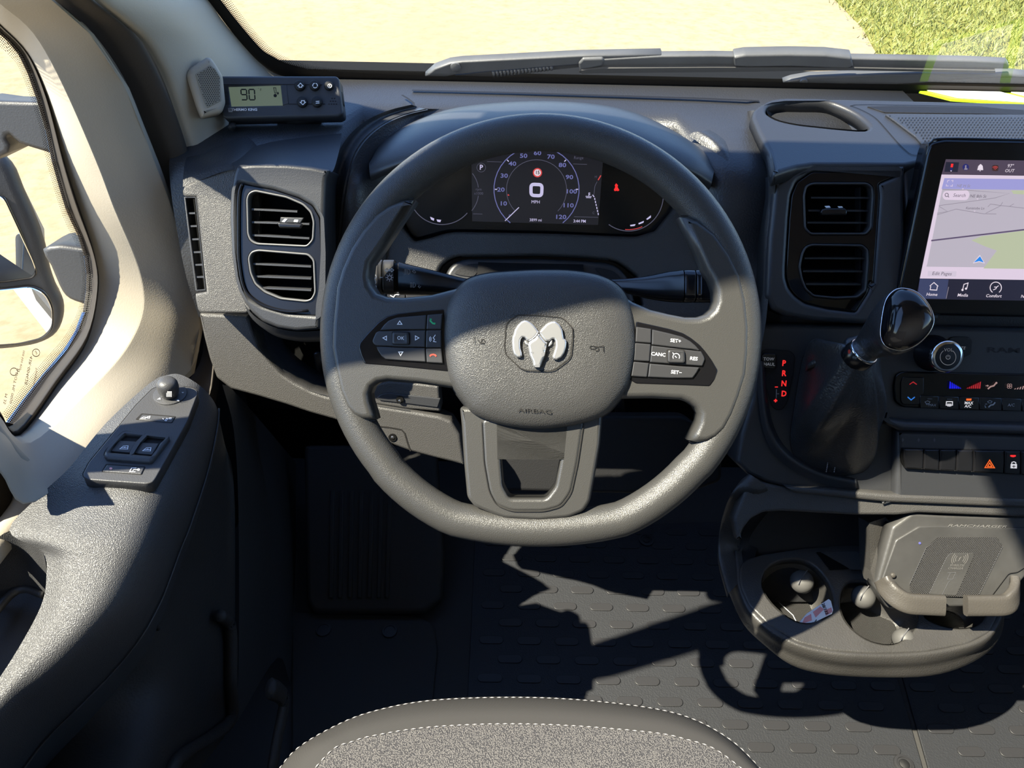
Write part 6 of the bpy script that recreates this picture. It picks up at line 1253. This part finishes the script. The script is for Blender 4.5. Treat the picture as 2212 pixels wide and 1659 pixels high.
# ================================================================== seat
seat = thing('driver_seat', (0, .05, 0), 'driver seat cushion in grey woven fabric with a black stitched border', 'seat')
def fabric():
    m, t, b = newmat('seat_fabric'); b.inputs['Roughness'].default_value = .9; b.inputs['Specular IOR Level'].default_value = .15
    tc = t.nodes.new('ShaderNodeTexCoord'); v = t.nodes.new('ShaderNodeTexVoronoi'); v.inputs['Scale'].default_value = 820
    r = t.nodes.new('ShaderNodeValToRGB'); r.color_ramp.elements[0].color = (.13, .123, .118, 1); r.color_ramp.elements[1].color = (.042, .041, .044, 1); r.color_ramp.elements[0].position = .30; r.color_ramp.elements[1].position = .62
    t.links.new(tc.outputs['Object'], v.inputs['Vector']); t.links.new(v.outputs['Distance'], r.inputs[0]); t.links.new(r.outputs[0], b.inputs['Base Color'])
    bp = t.nodes.new('ShaderNodeBump'); bp.invert = True; bp.inputs['Strength'].default_value = .6; bp.inputs['Distance'].default_value = .002; t.links.new(v.outputs['Distance'], bp.inputs['Height']); t.links.new(bp.outputs[0], b.inputs['Normal'])
    return m
def twill():
    m, t, b = newmat('seat_twill'); b.inputs['Roughness'].default_value = .75; b.inputs['Specular IOR Level'].default_value = .3
    tc = t.nodes.new('ShaderNodeTexCoord'); v = t.nodes.new('ShaderNodeTexWave'); v.bands_direction = 'DIAGONAL'; v.inputs['Scale'].default_value = 420; v.inputs['Distortion'].default_value = .6; v.inputs['Detail Scale'].default_value = 4
    r = t.nodes.new('ShaderNodeValToRGB'); r.color_ramp.elements[0].color = (.022, .021, .020, 1); r.color_ramp.elements[1].color = (.042, .040, .039, 1)
    t.links.new(tc.outputs['Object'], v.inputs['Vector']); t.links.new(v.outputs['Fac'], r.inputs[0]); t.links.new(r.outputs[0], b.inputs['Base Color'])
    return m
M['fabric'] = fabric(); M['twill'] = twill(); M['thread'] = plastic('seat_thread', (.26, .245, .24), .7)
fr0 = [(590, 1680), (640, 1620), (719, 1572), (799, 1540), (918, 1516), (1077, 1508), (1235, 1512), (1400, 1530), (1500, 1556), (1585, 1605), (1650, 1670)]
fr1 = [(655, 1690), (719, 1620), (760, 1604), (799, 1592), (918, 1573), (1077, 1565), (1235, 1569), (1412, 1584), (1480, 1598), (1545, 1620), (1625, 1680)]
sF = [PZ(x, y, .492) for x, y in fr0]; sI = [PZ(x, y, .512) for x, y in fr1]
loft('border', [[p + A((0, .004, -.10)) for p in sF], [p + A((0, .012, -.03)) for p in sF], sF, [mid(a, b, .5) + A((0, 0, .006)) for a, b in zip(sF, sI)], sI], M['twill'], seat, nu=5, nv=4)
sB = [A((.26 * math.sin((i - 5) / 5 * 1.35) / math.sin(1.35) * 1.05 + .02, -.20, .50)) for i in range(11)]
loft('cushion', [sI, [mid(a, b, .12) + A((0, 0, .008)) for a, b in zip(sI, sB)], [mid(a, b, .5) for a, b in zip(sI, sB)], sB], M['fabric'], seat, nu=5, nv=4)
def stitch(name, L, step=.0070, r=.0005, off=A((0, 0, .0012))):
    P = resample(catmull(L, 8), 600); tot = sum(np.linalg.norm(a - b) for a, b in zip(P, P[1:])); n = int(tot / step); Q = resample(P, n * 4 + 1); V, Fc = [], []
    for i in range(n):
        a, b = Q[4 * i] + off, Q[4 * i + 3] + off; d = nrm(b - a); s = nrm(np.cross(d, (0, 0, 1))) * r; m_ = (a + b) / 2 + A((0, 0, r)); k = len(V)
        V += [a, m_ + s, b, m_ - s, m_ + A((0, 0, r * .6))]; Fc += [(k, k + 1, k + 4), (k + 1, k + 2, k + 4), (k + 2, k + 3, k + 4), (k + 3, k, k + 4)]
    return mobj(name, V, Fc, M['thread'], seat, kind='stuff')
stitch('stitching', sF); stitch('stitching', sI)
stitch('stitching', [p + A((0, -.006, .0015)) for p in sF], r=.0005)
box('base', (-.24, -.3, .0), (.26, .22, .40), M['void'], seat)
loft('backrest', [[A((x, -.32 - .05 * (1 - abs(x) / .3), z)) for x in (-.26, -.15, .0, .15, .30)] for z in (.45, .7, 1.0)], M['fabric'], seat, solid=.08)
tube('side_shield', catmull([PX(x, y, -.27) for x, y in K('c7', (1590, 1190), (1640, 1215), (1670, 1260), (1660, 1350), (1630, 1500), (1600, 1680))], 5), .006, M['doorlow'], seat, ns=8, ry=.012)
# ================================================================== floor mat and footwell
FZ = Pl((0, .8, 0), (0, 0, 1))
fm = thing('floor_mat', (.3, .75, 0), 'black rubber floor mat with raised oblong studs', 'floor mat')
matL = [(1026, 1150), (1700, 1120), (1860, 1300), (1938, 1462), (1994, 1660), (2010, 1720), (990, 1720), (1004, 1600), (1010, 1500), (1018, 1350)]
plate('sheet', [matL], FZ, .004, .001, M['mat'], fm, off=.0)
fm2 = thing('floor_mat', (.9, .7, 0), 'black studded rubber mat right of the dark seam near the passenger side', 'floor mat')
matR = [(1880, 1300), (1950, 1462), (2006, 1660), (2022, 1720), (2700, 1720), (2600, 1250)]
plate('sheet', [matR], FZ, .004, .001, M['mat'], fm2, off=.0)
rowsy = [1207, 1241, 1276, 1314, 1350, 1389, 1428, 1468, 1510]
ys = [PZ(1400, y, 0)[1] for y in rowsy]; dy = (ys[0] - ys[-1]) / 8
xa0 = PZ(*K('fp', (375, 655))[0], 0)[0]; xa1 = PZ(*K('fp', (755, 655))[0], 0)[0]; dx = xa1 - xa0
ref = ys[3]
def stadium(cx, cy, l, h, n=8):
    P = []
    for i in range(n + 1): a = -math.pi / 2 + math.pi * i / n; P.append((cx + l / 2 - h / 2 + h / 2 * math.cos(a), cy + h / 2 * math.sin(a)))
    for i in range(n + 1): a = math.pi / 2 + math.pi * i / n; P.append((cx - l / 2 + h / 2 + h / 2 * math.cos(a), cy + h / 2 * math.sin(a)))
    return P
pad0 = plate('tread_pad', [stadium(0, 0, .043, .0155)], Pl((0, 0, 0), (0, 0, 1)), .002, .0008, M['pad'], fm, off=.002, local=True, seg=2)
pme = pad0.data; first = True; cnt = 0
def inworld(L): return [tuple(PZ(x, y, 0)[:2]) for x, y in L]
mLw, mRw = inworld(matL), inworld(matR)
for j in range(-7, 12):
    for i in range(-8, 14):
        x = xa0 + (i + (.5 if j % 2 else 0)) * dx; y = ref + j * dy
        for root, L in ((fm, mLw), (fm2, mRw)):
            e = .024
            if all(inside(x + ex, y + ey, L) for ex, ey in ((e, .01), (-e, .01), (e, -.01), (-e, -.01))):
                if first: o = pad0; first = False
                else:
                    o = pad0.copy(); COL.objects.link(o)
                o.parent = root; o.location = Vector(A((x, y, .001)) - WO[root]); cnt += 1
plate('step_rim', [[(1010, 1150), (1026, 1150), (1010, 1500), (1000, 1720), (930, 1720), (940, 1500), (958, 1300), (975, 1200)]], FZ, .01, .002, M['floorp'], FLOOR, off=.006) if 0 else None
dpf = thing('foot_rest', PZ(800, 1200, .03), 'ribbed black foot rest left of the mat in the footwell', 'foot rest')
DP = Pl(PZ(800, 1326, .02), (0, -.55, .84))
plate('block', [fil([(655, 960), (940, 960), (957, 1200), (952, 1294), (916, 1326), (676, 1326), (660, 1300)], 12)], DP, .05, .010, M['floorp'], dpf)
for i, x in enumerate((718, 738, 760, 781, 803, 824, 842)): plate('rib', [[(x - 5, 1060), (x + 4, 1060), (x + 1 - i * .5, 1292), (x - 8 - i * .5, 1292)]], DP, .006, .002, M['floorp'], dpf, off=.004)
fl2_ = thing('carpet_liner', PZ(800, 1400, 0), 'dark footwell liner with two round fixing clips', 'floor liner')
plate('sheet', [fil([(630, 1320), (900, 1330), (936, 1345), (945, 1400), (930, 1560), (930, 1700), (630, 1700)], 14)], FZ, .01, .003, M['floorp'], fl2_, off=.004)
for x, y in ((699, 1361), (842, 1364)): lathe('clip', PZ(x, y, .004), (0, 0, 1), [(.0140, 0), (.0130, .003), (.0100, .0032), (.0095, .0018)], M['pad'], fl2_)
for x, y, n_ in ((1396, 1167, 'black round mat clip below the lower rim of the steering wheel'), (1952, 1652, 'black round mat clip beside the seam at the bottom of the picture')):
    k_ = thing('mat_clip', PZ(x, y, .001), n_, 'clip', 'floor mat clips')
    lathe('washer', PZ(x, y, .001), (0, 0, 1), [(.0155, 0), (.0150, .003), (.0110, .0034), (.0105, .0018)], M['pad'], k_); lathe('button', PZ(x, y, .001), (0, 0, 1), [(.008, 0), (.0075, .004), (.004, .0055)], M['black'], k_)
bp_ = thing('brake_pedal', PY(1340, 920, .86), 'dark brake pedal seen through the lower right of the steering wheel', 'pedal')
PP = lean(PY(1345, 920, .86), 25)
plate('pad', [fil([(1308, 905), (1372, 905), (1384, 928), (1310, 926)], 3)], PP, .015, .003, M['black'], bp_); tube('arm', [PP.at(1340, 900, -.015), PP.at(1335, 840, -.03), A((.16, 1.158, .52))], .008, M['black'], bp_)
kbx = thing('column_lower_cover', PY(1250, 950, .78), 'dark lower knee cover behind the bottom of the steering wheel', 'cover')
plate('cover', [fil([(1010, 900), (1480, 900), (1560, 960), (1560, 1040), (1480, 1070), (1010, 1060)], 14)], lean((.1, .80, .52), 30), .03, .006, M['black'], kbx)
# ------------------------------------------------------------------ lettering becomes plain meshes
dg = bpy.context.evaluated_depsgraph_get(); dg.update()
for o in [q for q in bpy.data.objects if q.type == 'FONT']:
    me = bpy.data.meshes.new_from_object(o.evaluated_get(dg)); nm = o.name; o.name = 'old'
    n = bpy.data.objects.new(nm, me); COL.objects.link(n); n.parent = o.parent; n.location = o.location; n.rotation_euler = o.rotation_euler; n.scale = o.scale
    if 'label' in o: n['label'] = o['label']
    bpy.data.objects.remove(o)
